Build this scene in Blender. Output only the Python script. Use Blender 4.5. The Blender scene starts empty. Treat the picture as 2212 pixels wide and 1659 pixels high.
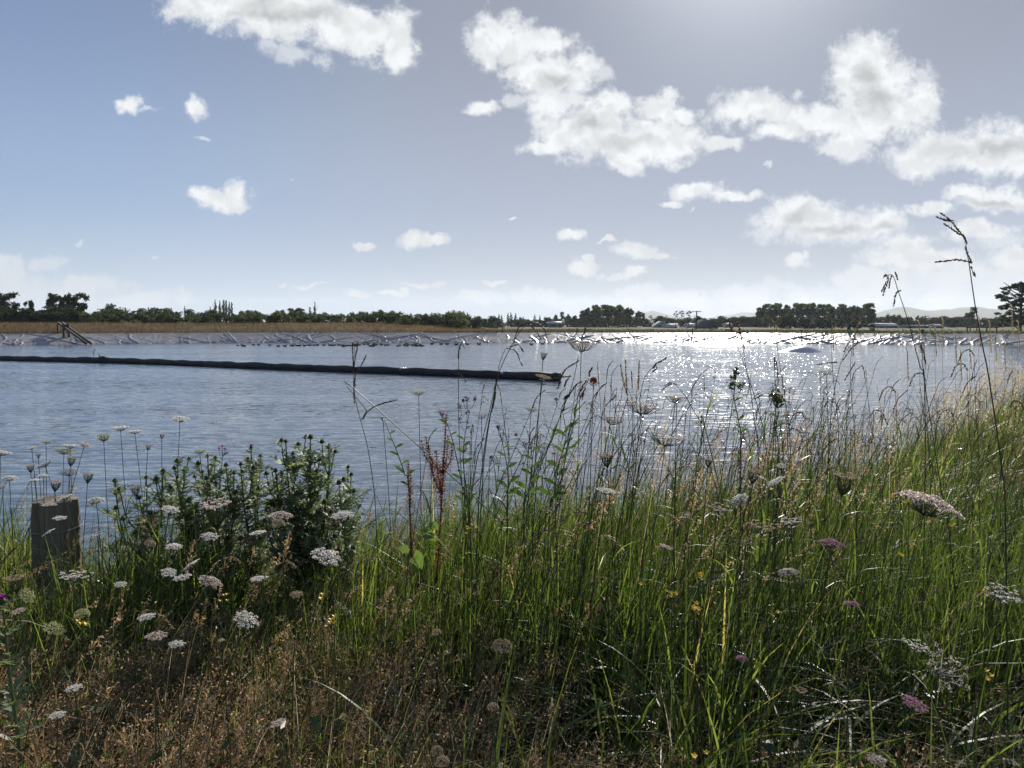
import bpy, math, random
import numpy as np
from mathutils import Vector, Matrix, Euler
R = math.radians
rng = np.random.default_rng(7)
random.seed(7)
sc = bpy.context.scene
C = sc.collection

# ------------------------------------------------------------------ camera
CAM_Z = 2.8
PITCH = R(4.52)
F = 1646.0                       # focal length in units of a 2212 wide picture
cam_d = bpy.data.cameras.new('camera')
cam_d.sensor_width = 36.0
cam_d.lens = 36.0 * F / 2212.0
cam_d.clip_start = 0.05
cam_d.clip_end = 40000
cam = bpy.data.objects.new('camera', cam_d)
cam.location = (0, 0, CAM_Z)
cam.rotation_euler = (R(90) - PITCH, 0, 0)
C.objects.link(cam)
sc.camera = cam

SUN_EL, SUN_AZ = R(28.0), R(16.5)      # azimuth measured from +Y towards +X

def uv(qx, qy):
    a = (qx - 1106.0) / F; b = (829.5 - qy) / F
    y = math.cos(PITCH) + b * math.sin(PITCH)
    z = -math.sin(PITCH) + b * math.cos(PITCH)
    return a / y, z / y

def Q(qx, qy, d):
    """where the view ray through (qx, qy) is at distance d ahead"""
    u, v = uv(qx, qy)
    return Vector((u * d, d, CAM_Z + v * d))

def Pp(px, py, d):
    return Q(px / 1.8228, py / 1.8228, d)

# ------------------------------------------------------------------ world
sc.view_settings.view_transform = 'Standard'
sc.view_settings.look = 'None'
sc.view_settings.gamma = 1.0
sc.view_settings.exposure = 0.5
sc.view_settings.use_curve_mapping = False
sc.cycles.max_bounces = 8
sc.cycles.diffuse_bounces = 2
sc.cycles.glossy_bounces = 2
sc.cycles.transmission_bounces = 4
sc.cycles.transparent_max_bounces = 8
sc.cycles.volume_bounces = 0
sc.cycles.sample_clamp_indirect = 2
sc.cycles.sample_clamp_direct = 0
sc.cycles.use_denoising = True
world = bpy.data.worlds.new('World')
sc.world = world
world.use_nodes = True
nt = world.node_tree
nt.nodes.clear()

class NT:
    """tiny helper to write node networks"""
    def __init__(s, t): s.t = t
    def n(s, typ, **kw):
        nd = s.t.nodes.new(typ)
        for k, v in kw.items():
            setattr(nd, k, v)
        return nd
    def link(s, a, b): s.t.links.new(a, b)
    def put(s, sock, v):
        if isinstance(v, bpy.types.NodeSocket): s.t.links.new(v, sock)
        elif v is not None: sock.default_value = v
    def m(s, op, a, b=None, c=None, clamp=False):
        nd = s.n('ShaderNodeMath', operation=op); nd.use_clamp = clamp
        s.put(nd.inputs[0], a); s.put(nd.inputs[1], b); s.put(nd.inputs[2], c)
        return nd.outputs[0]
    def vm(s, op, a, b=None, c=None):
        nd = s.n('ShaderNodeVectorMath', operation=op)
        s.put(nd.inputs[0], a); s.put(nd.inputs[1], b)
        if c is not None: s.put(nd.inputs[2], c)
        return nd.outputs['Value'] if op in ('LENGTH', 'DOT_PRODUCT', 'DISTANCE') else nd.outputs[0]
    def noise(s, vec, scale, detail=4, rough=0.5, dist=0.0, dim='3D'):
        nd = s.n('ShaderNodeTexNoise', noise_dimensions=dim)
        s.put(nd.inputs['Vector'], vec)
        nd.inputs['Scale'].default_value = scale
        nd.inputs['Detail'].default_value = detail
        nd.inputs['Roughness'].default_value = rough
        nd.inputs['Distortion'].default_value = dist
        return nd.outputs
    def smooth(s, x, a, b, c=0.0, d=1.0):
        nd = s.n('ShaderNodeMapRange', interpolation_type='SMOOTHSTEP')
        s.put(nd.inputs[0], x)
        for i, v in enumerate((a, b, c, d)): s.put(nd.inputs[i + 1], v)
        return nd.outputs[0]
    def mix(s, f, a, b):
        nd = s.n('ShaderNodeMix', data_type='RGBA')
        s.put(nd.inputs[0], f); s.put(nd.inputs[6], a); s.put(nd.inputs[7], b)
        return nd.outputs[2]
    def ramp(s, f, stops):
        nd = s.n('ShaderNodeValToRGB')
        cr = nd.color_ramp
        while len(cr.elements) < len(stops): cr.elements.new(0.5)
        for e, (p, c) in zip(cr.elements, stops):
            e.position = p; e.color = (*c, 1)
        s.put(nd.inputs[0], f)
        return nd.outputs[0]

W = NT(nt)
sky = W.n('ShaderNodeTexSky', sky_type='NISHITA')
sky.sun_disc = False
sky.sun_elevation = SUN_EL
sky.sun_rotation = SUN_AZ
sky.altitude = 0
sky.air_density = 1.0
sky.dust_density = 1.0
sky.ozone_density = 2.0
tc = W.n('ShaderNodeTexCoord').outputs['Generated']
sx = W.n('ShaderNodeSeparateXYZ'); W.link(tc, sx.inputs[0])
yy = W.m('MAXIMUM', sx.outputs[1], 0.05)
cu = W.m('DIVIDE', sx.outputs[0], yy)
cv = W.m('DIVIDE', sx.outputs[2], yy)
cb = W.n('ShaderNodeCombineXYZ'); W.link(cu, cb.inputs[0]); W.link(cv, cb.inputs[1])
P2 = cb.outputs[0]
# warp the cloud plane with curling noise so that outlines billow
wn = W.noise(P2, 9.0, 5, 0.55, 0.0)
warp = W.vm('MULTIPLY_ADD', W.vm('SUBTRACT', wn[1], (0.5, 0.5, 0.5)), (0.05, 0.04, 0.0), P2)
wn2 = W.noise(P2, 42.0, 4, 0.6, 0.0)
warp = W.vm('MULTIPLY_ADD', W.vm('SUBTRACT', wn2[1], (0.5, 0.5, 0.5)), (0.024, 0.02, 0.0), warp)

def blobs(lst, k=0.25, start=9.0):
    run = start
    for (x, y, rx, ry) in lst:
        u, v = uv(x, y)
        iu, iv = F / rx, F / ry
        nd = W.n('ShaderNodeVectorMath', operation='MULTIPLY_ADD')
        W.link(warp, nd.inputs[0])
        nd.inputs[1].default_value = (iu, iv, 0)
        nd.inputs[2].default_value = (-u * iu, -v * iv, 0)
        L = W.vm('LENGTH', nd.outputs[0])
        run = W.m('SMOOTH_MIN', L, run, k) if not isinstance(run, float) else L
    return run

CLOUD = [
 # top left
 (430, 5, 65, 38), (520, 15, 110, 52), (640, 18, 100, 60), (730, 50, 80, 45), (800, 75, 60, 50), (862, 85, 36, 62), (560, 60, 60, 26),
 # small ones on the left
 (283, 222, 30, 20), (418, 234, 20, 20), (438, 414, 40, 13), (478, 426, 56, 20), (518, 414, 34, 24), (508, 436, 40, 16),
 # big middle cloud
 (1080, 66, 52, 40), (1045, 92, 40, 38), (1110, 100, 40, 32), (1180, 96, 60, 26), (1150, 150, 50, 40), (1200, 160, 78, 50), (1250, 130, 40, 26),
 (1200, 215, 60, 38), (1230, 285, 70, 50), (1300, 270, 90, 52), (1390, 300, 100, 44), (1450, 310, 60, 40), (1330, 215, 36, 30),
 (1420, 225, 40, 24), (1440, 210, 22, 22), (1468, 245, 30, 14), (1350, 355, 36, 18), (1180, 320, 50, 16),
 # the row to the right
 (1596, 240, 58, 36), (1660, 250, 52, 30), (1562, 310, 34, 14), (1690, 290, 60, 20), (1760, 262, 80, 30), (1875, 130, 55, 48), (1850, 185, 70, 50),
 (1920, 180, 60, 56), (1900, 240, 110, 46), (1985, 235, 42, 44), (1830, 320, 56, 26), (1860, 285, 60, 20),
 (1990, 335, 66, 36), (2070, 320, 110, 44), (2150, 320, 110, 52), (2220, 335, 60, 36),
 # middle heights
 (1515, 415, 60, 18), (1580, 425, 60, 13), (1450, 435, 26, 8), (1700, 465, 62, 34), (1760, 490, 110, 36), (1850, 500, 90, 30), (1910, 480, 40, 30), (1950, 530, 70, 26),
 (2150, 430, 80, 24), (2080, 415, 40, 16), (2010, 450, 56, 14), (2110, 500, 70, 20), (2200, 560, 60, 30), (1990, 560, 110, 26),
 # small far clouds
 (895, 520, 28, 16), (935, 524, 38, 11), (787, 531, 20, 7), (1105, 474, 10, 4), (1242, 510, 28, 10), (1312, 523, 20, 6), (1372, 545, 42, 16), (1410, 556, 36, 7),
 (1262, 576, 32, 12), (1276, 556, 14, 6), (1370, 590, 26, 9), (1340, 596, 34, 6), (682, 611, 36, 4), (925, 610, 40, 6), (1060, 607, 24, 5), (612, 604, 8, 4),
 (775, 636, 22, 8), (850, 635, 30, 6), (880, 628, 10, 8), (1725, 566, 20, 12), (1105, 150, 24, 14), (1040, 240, 30, 14)]
BANK = [  # long low banks towards the horizon
 (30, 575, 40, 30), (100, 570, 50, 26), (60, 620, 140, 42), (200, 615, 110, 28), (320, 645, 110, 24), (180, 650, 200, 30),
 (1050, 640, 60, 16), (1160, 640, 80, 26), (1300, 655, 160, 26), (1380, 630, 70, 18), (1480, 650, 130, 24), (1620, 630, 100, 30), (1680, 610, 44, 20),
 (1760, 640, 110, 32), (1850, 605, 60, 26), (1900, 630, 110, 44), (1980, 610, 90, 40), (2080, 600, 90, 46), (2180, 610, 90, 60), (2100, 650, 160, 50), (1700, 665, 300, 24)]
WISP = [(640, 112, 60, 28), (580, 100, 30, 30), (690, 120, 50, 22), (325, 238, 34, 10), (432, 299, 24, 6), (1110, 225, 50, 20),
 (2000, 170, 36, 40), (1990, 520, 60, 18), (2060, 555, 70, 24), (345, 555, 12, 5), (640, 395, 6, 3), (1500, 452, 16, 6), (1730, 210, 30, 18), (1655, 358, 14, 5),
 (1300, 150, 30, 30), (2150, 520, 90, 34), (175, 522, 14, 8)]
CORE = [(1885, 215, 62, 46), (1870, 160, 36, 30), (2050, 318, 100, 26), (2160, 310, 80, 24), (1280, 265, 60, 26), (1350, 300, 90, 20), (1740, 470, 60, 22), (1800, 500, 80, 14), (1910, 490, 34, 16), (620, 30, 150, 18), (1200, 170, 40, 18), (2140, 440, 60, 10), (560, 10, 60, 30)]  # shaded hearts of the big clouds, painted as grey into the cloud colour
fb = W.noise(P2, 22.0, 9, 0.6, 0.1)[0]
fbh = W.noise(P2, 75.0, 6, 0.65, 0.1)[0]
nz = W.m('MULTIPLY_ADD', W.m('SUBTRACT', fb, 0.5), 2.2, W.m('MULTIPLY', W.m('SUBTRACT', fbh, 0.5), 1.1))
f1 = W.m('SUBTRACT', 1.0, blobs(CLOUD))
d1 = W.m('ADD', f1, nz)
a1 = W.smooth(d1, -0.42, 0.50)
f2 = W.m('SUBTRACT', 1.0, blobs(BANK, 0.3))
d2 = W.m('MULTIPLY_ADD', nz, 0.8, f2)
a2 = W.m('MULTIPLY', W.smooth(d2, -0.05, 0.5), W.smooth(fb, 0.35, 0.62, 0.42, 0.72))
f3 = W.m('SUBTRACT', 1.0, blobs(WISP))
d3 = W.m('MULTIPLY_ADD', nz, 1.3, f3)
a3 = W.m('MULTIPLY', W.smooth(d3, 0.0, 0.9), 0.55)
f4 = W.m('SUBTRACT', 1.0, blobs(CORE, 0.4))
core = W.smooth(W.m('MULTIPLY_ADD', nz, 0.25, f4), -0.25, 0.85)
front = W.smooth(sx.outputs[1], 0.25, 0.5)
ac = W.m('MAXIMUM', a1, W.m('MAXIMUM', a2, a3))
ac = W.m('MULTIPLY', ac, front)
# soft billows inside the clouds, their shade painted into the colour
relA = W.noise(warp, 26.0, 5, 0.5, 0.0)[0]
relB = W.noise(W.vm('ADD', warp, (0.002, 0.011, 0)), 26.0, 5, 0.5, 0.0)[0]
rel = W.m('SUBTRACT', relB, relA)          # billow sides facing away from the sun are greyer
thick = W.smooth(d1, 0.0, 0.9)
lum = W.m('SUBTRACT', 1.02, W.m('MULTIPLY', W.smooth(d1, -0.2, 0.5), W.smooth(rel, -0.12, 0.14, 0.0, 0.17)))
lum = W.m('SUBTRACT', lum, W.m('MULTIPLY', core, 0.30))
lum = W.m('MULTIPLY', lum, W.smooth(cv, 0.02, 0.2, 0.80, 1.0))
sd = (math.sin(SUN_AZ) * math.cos(SUN_EL), math.cos(SUN_AZ) * math.cos(SUN_EL), math.sin(SUN_EL))
cosg = W.vm('DOT_PRODUCT', tc, sd)
# sky colour: a painted gradient, greyer towards the sun, mixed with some physical sky
hs = W.n('ShaderNodeHueSaturation'); W.link(sky.outputs[0], hs.inputs['Color'])
hs.inputs['Saturation'].default_value = 0.92
SKY_K = 0.074
east = W.smooth(cosg, 0.70, 0.985)
el = W.smooth(sx.outputs[2], 0.0, 0.36)
lo = W.mix(east, (4.6, 5.8, 7.0, 1), (4.5, 4.95, 5.2, 1))
mid = W.mix(east, (2.8, 3.95, 6.0, 1), (3.2, 3.75, 4.85, 1))
hi = W.mix(east, (1.6, 2.4, 4.2, 1), (2.2, 2.55, 3.4, 1))
grad = W.mix(W.smooth(sx.outputs[2], 0.0, 0.16), lo, W.mix(W.smooth(sx.outputs[2], 0.12, 0.38), mid, hi))
phys = W.vm('MINIMUM', hs.outputs[0], (7.0, 7.0, 7.5))
skyc = W.mix(0.88, phys, grad)
glow = W.m('MULTIPLY', W.m('POWER', W.m('MAXIMUM', cosg, 0.0), 110.0), 5.0)
gc = W.n('ShaderNodeCombineXYZ')
for i_ in range(3): W.link(glow, gc.inputs[i_])
skyc = W.vm('ADD', skyc, gc.outputs[0])
cloudc = W.n('ShaderNodeVectorMath', operation='SCALE')
cloudc.inputs[0].default_value = (8.6, 8.8, 8.9)
W.link(lum, cloudc.inputs['Scale'])
final = W.mix(ac, skyc, cloudc.outputs[0])
bg = W.n('ShaderNodeBackground')
W.link(final, bg.inputs[0]); bg.inputs[1].default_value = SKY_K
wo = W.n('ShaderNodeOutputWorld'); W.link(bg.outputs[0], wo.inputs[0])
world.cycles.sampling_method = 'MANUAL'
world.cycles.sample_map_resolution = 512

sun_d = bpy.data.lights.new('sun', 'SUN')
sun_d.energy = 5.0
sun_d.angle = R(0.53)
sun_d.color = (1.0, 0.95, 0.88)
sun = bpy.data.objects.new('sun', sun_d)
C.objects.link(sun)
sun.rotation_euler = Vector(sd).to_track_quat('Z', 'Y').to_euler()

# ------------------------------------------------------------------ helpers
def tag(o, label=None, cat=None, group=None, kind=None):
    if label: o['label'] = label
    if cat: o['category'] = cat
    if group: o['group'] = group
    if kind: o['kind'] = kind
    return o

def empty(name, loc, rz=0.0):
    o = bpy.data.objects.new(name, None)
    o.location = loc; o.rotation_euler = (0, 0, rz)
    o.empty_display_size = 0.1
    C.objects.link(o)
    return o

class MB:
    """collects vertices and faces for ONE mesh"""
    def __init__(s): s.V = []; s.F = {3: [], 4: []}; s.A = []; s.nv = 0
    def add(s, V, Fc, a=0.5):
        V = np.asarray(V, float).reshape(-1, 3); Fc = np.asarray(Fc, np.int64)
        if Fc.size == 0: return
        s.F[Fc.shape[1]].append(Fc + s.nv)
        s.V.append(V); s.nv += len(V)
        s.A.append(np.broadcast_to(np.asarray(a, float), (len(V),)).copy())
    def merge(s, o, M=None, a=None):
        for i, V in enumerate([np.concatenate(o.V)] if o.V else []):
            if M is not None:
                Mn = np.array(M); V = V @ Mn[:3, :3].T + Mn[:3, 3]
            for k in (3, 4):
                for f in o.F[k]: s.F[k].append(f + s.nv)
            s.V.append(V); s.nv += len(V)
            aa = np.concatenate(o.A)
            s.A.append(aa if a is None else np.full(len(V), a))
    def mesh(s, name, mat, smooth=True):
        V = np.concatenate(s.V); me = bpy.data.meshes.new(name)
        me.vertices.add(len(V)); me.vertices.foreach_set('co', V.astype(np.float32).ravel())
        loops = []; tot = []
        for k in (3, 4):
            if s.F[k]:
                f = np.concatenate(s.F[k]); loops.append(f.ravel()); tot.append(np.full(len(f), k))
        loops = np.concatenate(loops); tot = np.concatenate(tot)
        me.loops.add(len(loops)); me.loops.foreach_set('vertex_index', loops.astype(np.int32))
        me.polygons.add(len(tot))
        st = np.concatenate([[0], np.cumsum(tot)[:-1]])
        me.polygons.foreach_set('loop_start', st.astype(np.int32))
        if smooth: me.polygons.foreach_set('use_smooth', np.ones(len(tot), bool))
        at = me.attributes.new('tint', 'FLOAT', 'POINT')
        at.data.foreach_set('value', np.concatenate(s.A).astype(np.float32))
        me.update(calc_edges=True)
        if mat: me.materials.append(mat)
        return me
    def build(s, name, mat, parent=None, smooth=True, loc=None):
        o = bpy.data.objects.new(name, s.mesh(name, mat, smooth))
        C.objects.link(o)
        if parent is not None: o.parent = parent
        if loc is not None: o.location = loc
        return o

def inst(name, me, parent=None, M=None):
    o = bpy.data.objects.new(name, me); C.objects.link(o)
    if parent is not None: o.parent = parent
    if M is not None: o.matrix_local = M
    return o

def box(mb, c, s, rot=None, a=0.5):
    c = np.array(c, float); s = np.array(s, float) / 2
    V = np.array([[x, y, z] for x in (-1, 1) for y in (-1, 1) for z in (-1, 1)], float) * s
    if rot is not None: V = V @ np.array(rot.to_matrix() if hasattr(rot, 'to_matrix') else rot).T
    mb.add(V + c, [[0, 1, 3, 2], [4, 6, 7, 5], [0, 4, 5, 1], [2, 3, 7, 6], [0, 2, 6, 4], [1, 5, 7, 3]], a)

def tube(mb, pts, rad, n=6, a=0.5, cap=True):
    pts = np.asarray(pts, float); m = len(pts)
    rad = np.broadcast_to(np.asarray(rad, float), (m,))
    T = np.gradient(pts, axis=0); T /= np.linalg.norm(T, axis=1)[:, None] + 1e-12
    ref = np.array([0.0, 1.0, 0.0]) if abs(T[0][1]) < 0.85 else np.array([1.0, 0, 0])
    U = np.cross(T, ref); U /= np.linalg.norm(U, axis=1)[:, None] + 1e-9
    Wv = np.cross(T, U)
    ang = np.linspace(0, 2 * np.pi, n, endpoint=False)
    V = pts[:, None] + rad[:, None, None] * (np.cos(ang)[None, :, None] * U[:, None] + np.sin(ang)[None, :, None] * Wv[:, None])
    i = np.arange(m - 1)[:, None]; j = np.arange(n)[None]
    f = np.stack([i * n + j, i * n + (j + 1) % n, (i + 1) * n + (j + 1) % n, (i + 1) * n + j], -1).reshape(-1, 4)
    V = V.reshape(-1, 3)
    mb.add(V, f, a)
    if cap:
        for e, o in ((0, 0), (m - 1, (m - 1) * n)):
            Vc = np.concatenate([pts[e][None], V[o:o + n]])
            k = np.arange(n)
            mb.add(Vc, np.stack([np.zeros(n, int), 1 + k, 1 + (k + 1) % n], -1), a)

def catmull(pts, n=8):
    p = np.asarray([tuple(x) for x in pts], float)
    if len(p) < 3: 
        t = np.linspace(0, 1, n + 1)[:, None]; return p[0] + (p[-1] - p[0]) * t
    q = np.concatenate([[2 * p[0] - p[1]], p, [2 * p[-1] - p[-2]]])
    out = []
    t = np.linspace(0, 1, n, endpoint=False)[:, None]
    for i in range(1, len(q) - 2):
        a, b, c, d = q[i - 1], q[i], q[i + 1], q[i + 2]
        out.append(0.5 * ((2 * b) + (-a + c) * t + (2 * a - 5 * b + 4 * c - d) * t ** 2 + (-a + 3 * b - 3 * c + d) * t ** 3))
    out.append(p[-1][None])
    return np.concatenate(out)

_perm = rng.random((256, 256))
def vnoise(x, y):
    xi = np.floor(x).astype(int); yi = np.floor(y).astype(int)
    fx = x - xi; fy = y - yi
    fx = fx * fx * (3 - 2 * fx); fy = fy * fy * (3 - 2 * fy)
    g = lambda a, b: _perm[a & 255, b & 255]
    return (g(xi, yi) * (1 - fx) + g(xi + 1, yi) * fx) * (1 - fy) + (g(xi, yi + 1) * (1 - fx) + g(xi + 1, yi + 1) * fx) * fy
def fbm(x, y, o=4):
    s = 0; a = 0.5
    for k in range(o):
        s = s + a * vnoise(x + 17.3 * k, y + 9.1 * k); x = x * 2.03; y = y * 2.03; a *= 0.5
    return s

# ------------------------------------------------------------------ materials
def new_mat(name):
    m = bpy.data.materials.new(name); m.use_nodes = True
    m.node_tree.nodes.clear()
    return m, NT(m.node_tree)

def plant_mat(name, stops, rough=0.5, spec=0.5, trans=0.35, tcol=None, noise=0.0):
    """leaf like material: glossy front, light shines through"""
    m, T = new_mat(name)
    at = T.n('ShaderNodeAttribute', attribute_name='tint')
    f = at.outputs['Fac']
    if noise:
        nzv = T.noise(T.n('ShaderNodeNewGeometry').outputs['Position'], noise, 2)[0]
        f = T.m('ADD', f, T.m('MULTIPLY_ADD', nzv, 0.5, -0.25))
    col = T.ramp(f, stops)
    p = T.n('ShaderNodeBsdfPrincipled')
    T.link(col, p.inputs['Base Color']); p.inputs['Roughness'].default_value = rough
    p.inputs['Specular IOR Level'].default_value = spec
    out = T.n('ShaderNodeOutputMaterial')
    if trans > 0:
        tr = T.n('ShaderNodeBsdfTranslucent')
        tn = T.n('ShaderNodeMix', data_type='RGBA', blend_type='MULTIPLY')
        tn.inputs[0].default_value = 1.0
        T.link(col, tn.inputs[6]); tn.inputs[7].default_value = (*(tcol or (1.6, 1.7, 1.0)), 1)
        T.link(tn.outputs[2], tr.inputs[0])
        mx = T.n('ShaderNodeMixShader'); mx.inputs[0].default_value = trans
        T.link(p.outputs[0], mx.inputs[1]); T.link(tr.outputs[0], mx.inputs[2])
        T.link(mx.outputs[0], out.inputs[0])
    else:
        T.link(p.outputs[0], out.inputs[0])
    return m

def solid_mat(name, c1, c2=None, scale=3.0, rough=0.7, spec=0.4, metal=0.0, bump=0.0, stretch=(1, 1, 1), obj=True, detail=5):
    m, T = new_mat(name)
    co = T.n('ShaderNodeTexCoord').outputs['Object' if obj else 'Generated']
    mp = T.n('ShaderNodeMapping'); T.link(co, mp.inputs[0]); mp.inputs['Scale'].default_value = stretch
    nn = T.noise(mp.outputs[0], scale, detail, 0.6)[0]
    col = T.ramp(nn, [(0.3, c1), (0.7, c2 or c1)])
    p = T.n('ShaderNodeBsdfPrincipled'); T.link(col, p.inputs['Base Color'])
    p.inputs['Roughness'].default_value = rough; p.inputs['Metallic'].default_value = metal
    p.inputs['Specular IOR Level'].default_value = spec
    if bump:
        b = T.n('ShaderNodeBump'); b.inputs['Strength'].default_value = bump; b.inputs['Distance'].default_value = 0.02
        T.link(nn, b.inputs['Height']); T.link(b.outputs[0], p.inputs['Normal'])
    out = T.n('ShaderNodeOutputMaterial'); T.link(p.outputs[0], out.inputs[0])
    return m

# ------------------------------------------------------------------ pond outline, ground
WL = [(-90, 6.5), (-60, 6.2), (-30, 6.1), (-8, 6.1), (-2.5, 6.15), (-0.2, 6.35), (1.0, 7.3), (3.1, 9.9), (6.2, 13.3), (28, 37), (68, 84),
      (74, 95), (66, 101.5), (57, 102.5), (45, 105.5), (25, 111.5), (0, 113.5), (-39, 113.5), (-54, 107.5), (-66, 99.5), (-84, 88), (-97, 76), (-103, 55), (-103, 22), (-99, 10)]
def outline(n):
    p = np.array(WL, float); p = np.concatenate([p, p[:1]])
    for _ in range(3):      # Chaikin rounding
        a = p[:-1] * 0.75 + p[1:] * 0.25; b = p[:-1] * 0.25 + p[1:] * 0.75
        p = np.stack([a, b], 1).reshape(-1, 2); p = np.concatenate([p, p[:1]])
    return p
OUT = outline(0)
seg = np.linalg.norm(np.diff(OUT, axis=0), axis=1)
ARC = np.concatenate([[0], np.cumsum(seg)])
def at_arc(s):
    s = np.mod(s, ARC[-1])
    x = np.interp(s, ARC, OUT[:, 0]); y = np.interp(s, ARC, OUT[:, 1])
    e = 1.0
    x2 = np.interp(np.mod(s + e, ARC[-1]), ARC, OUT[:, 0]); y2 = np.interp(np.mod(s + e, ARC[-1]), ARC, OUT[:, 1])
    x0 = np.interp(np.mod(s - e, ARC[-1]), ARC, OUT[:, 0]); y0 = np.interp(np.mod(s - e, ARC[-1]), ARC, OUT[:, 1])
    t = np.stack([x2 - x0, y2 - y0], -1); t /= np.linalg.norm(t, axis=-1)[..., None]
    return np.stack([x, y], -1), np.stack([t[..., 1], -t[..., 0]], -1)      # point, outward normal (outline runs counter-clockwise)

def sdist(P):
    """signed distance to the waterline, positive on land"""
    P = np.atleast_2d(P); a = OUT[:-1]; b = OUT[1:]
    res = np.empty(len(P))
    for k in range(0, len(P), 20000):
        p = P[k:k + 20000, None]
        t = np.clip(((p - a) * (b - a)).sum(-1) / (((b - a) ** 2).sum(-1) + 1e-12), 0, 1)
        d = np.linalg.norm(p - (a + (b - a) * t[..., None]), axis=-1).min(1)
        y = p[..., 1]; cross = ((a[:, 1] > y) != (b[:, 1] > y)) & (p[..., 0] < (b[:, 0] - a[:, 0]) * (y - a[:, 1]) / (b[:, 1] - a[:, 1] + 1e-12) + a[:, 0])
        ins = cross.sum(1) % 2 == 1
        res[k:k + 20000] = np.where(ins, -d, d)
    return res

def sstep(x, a, b):
    t = np.clip((x - a) / (b - a), 0, 1); return t * t * (3 - 2 * t)

CREST = 1.35
def runw(y): return 2.7 + 1.3 * sstep(y, 50, 80)       # the far bank is gentler
def height(x, y, s):
    rw = runw(y)
    z = np.where(s < rw, s * CREST / rw, CREST)
    z = np.maximum(z, -2.4)
    z = z + np.where(s > rw, 0.05 * (fbm(x * 0.35, y * 0.35) - 0.5), 0)
    # low mound behind the far left bank
    z = z + 1.05 * sstep(s, 4.5, 13) * sstep(y, 60, 90) * (1 - sstep(x, -26, -4)) * (1 - sstep(s, 60, 150))
    z = z + 0.5 * sstep(s, 6, 40) * (fbm(x * 0.03, y * 0.03) - 0.5) * sstep(y, 60, 100)
    return z
def ground_z(x, y):
    x = np.atleast_1d(np.asarray(x, float)); y = np.atleast_1d(np.asarray(y, float))
    return height(x, y, sdist(np.stack([x, y], -1)))

m_ground, T = new_mat('ground_soil')
pos = T.n('ShaderNodeNewGeometry').outputs['Position']
n1 = T.noise(pos, 0.08, 6, 0.6)[0]; n2 = T.noise(pos, 2.2, 5, 0.65)[0]
c1 = T.ramp(n1, [(0.35, (0.055, 0.060, 0.022)), (0.5, (0.095, 0.080, 0.040)), (0.65, (0.13, 0.10, 0.055))])
c2 = T.ramp(n2, [(0.3, (0.45, 0.45, 0.42)), (0.7, (1.1, 1.1, 1.1))])
mm = T.n('ShaderNodeMix', data_type='RGBA', blend_type='MULTIPLY'); mm.inputs[0].default_value = 1
T.link(c1, mm.inputs[6]); T.link(c2, mm.inputs[7])
p = T.n('ShaderNodeBsdfPrincipled'); T.link(mm.outputs[2], p.inputs['Base Color']); p.inputs['Roughness'].default_value = 0.95
p.inputs['Specular IOR Level'].default_value = 0.1
o_ = T.n('ShaderNodeOutputMaterial'); T.link(p.outputs[0], o_.inputs[0])

N = 900
sarc = np.linspace(0, ARC[-1], N, endpoint=False)
# more rings where the outline is close to the camera
pt, nr = at_arc(sarc)
cen = np.array([-10.0, 55.0])
rad = pt - cen; rad /= np.linalg.norm(rad, axis=1)[:, None]
offs = [-5.0, -3, -1, 0, 1.0, 2.0, 2.7, 3.0, 3.5, 4.0, 4.4, 5, 6.5, 9, 12, 18, 28, 45, 75, 120, 200, 350, 700, 1500, 3500, 6800]
rings = []
for s in offs:
    w = sstep(np.array(float(s)), 6, 60)
    d = nr * (1 - w) + rad * w; d /= np.linalg.norm(d, axis=1)[:, None]
    xy = pt + d * s
    ss = np.full(N, float(s)) if s < 5 else sdist(xy)
    z = height(xy[:, 0], xy[:, 1], ss)
    if s > 600: z = z * 0 + 1.3
    rings.append(np.column_stack([xy, z]))
mb = MB()
V = np.concatenate(rings + [np.array([[cen[0], cen[1], -2.4]])])
k = np.arange(N); F4 = []
for r in range(len(offs) - 1):
    F4.append(np.stack([r * N + k, (r + 1) * N + k, (r + 1) * N + (k + 1) % N, r * N + (k + 1) % N], -1))
mb.add(V, np.concatenate(F4))
mb.F[3].append(np.stack([np.full(N, len(V) - 1), k, (k + 1) % N], -1))
tag(mb.build('ground', m_ground), kind='structure')

# ------------------------------------------------------------------ water
m_water, T = new_mat('pond_water')
pos = T.n('ShaderNodeNewGeometry').outputs['Position']
mp = T.n('ShaderNodeMapping'); T.link(pos, mp.inputs[0]); mp.inputs['Scale'].default_value = (0.6, 3.2, 1); mp.inputs['Rotation'].default_value = (0, 0, R(7))
nA = T.noise(mp.outputs[0], 2.3, 3, 0.5)[1]
nB = T.noise(mp.outputs[0], 9.0, 2, 0.5)[1]
gust = T.smooth(T.noise(mp.outputs[0], 0.05, 3, 0.6)[0], 0.35, 0.65, 0.7, 1.25)
sl = T.vm('MULTIPLY_ADD', T.vm('SUBTRACT', nA, (0.5, 0.5, 0.5)), (0.16, 0.50, 0), T.vm('MULTIPLY', T.vm('SUBTRACT', nB, (0.5, 0.5, 0.5)), (0.14, 0.26, 0)))
vs0 = T.n('ShaderNodeVectorMath', operation='SCALE'); T.link(sl, vs0.inputs[0]); T.link(gust, vs0.inputs['Scale'])
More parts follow.
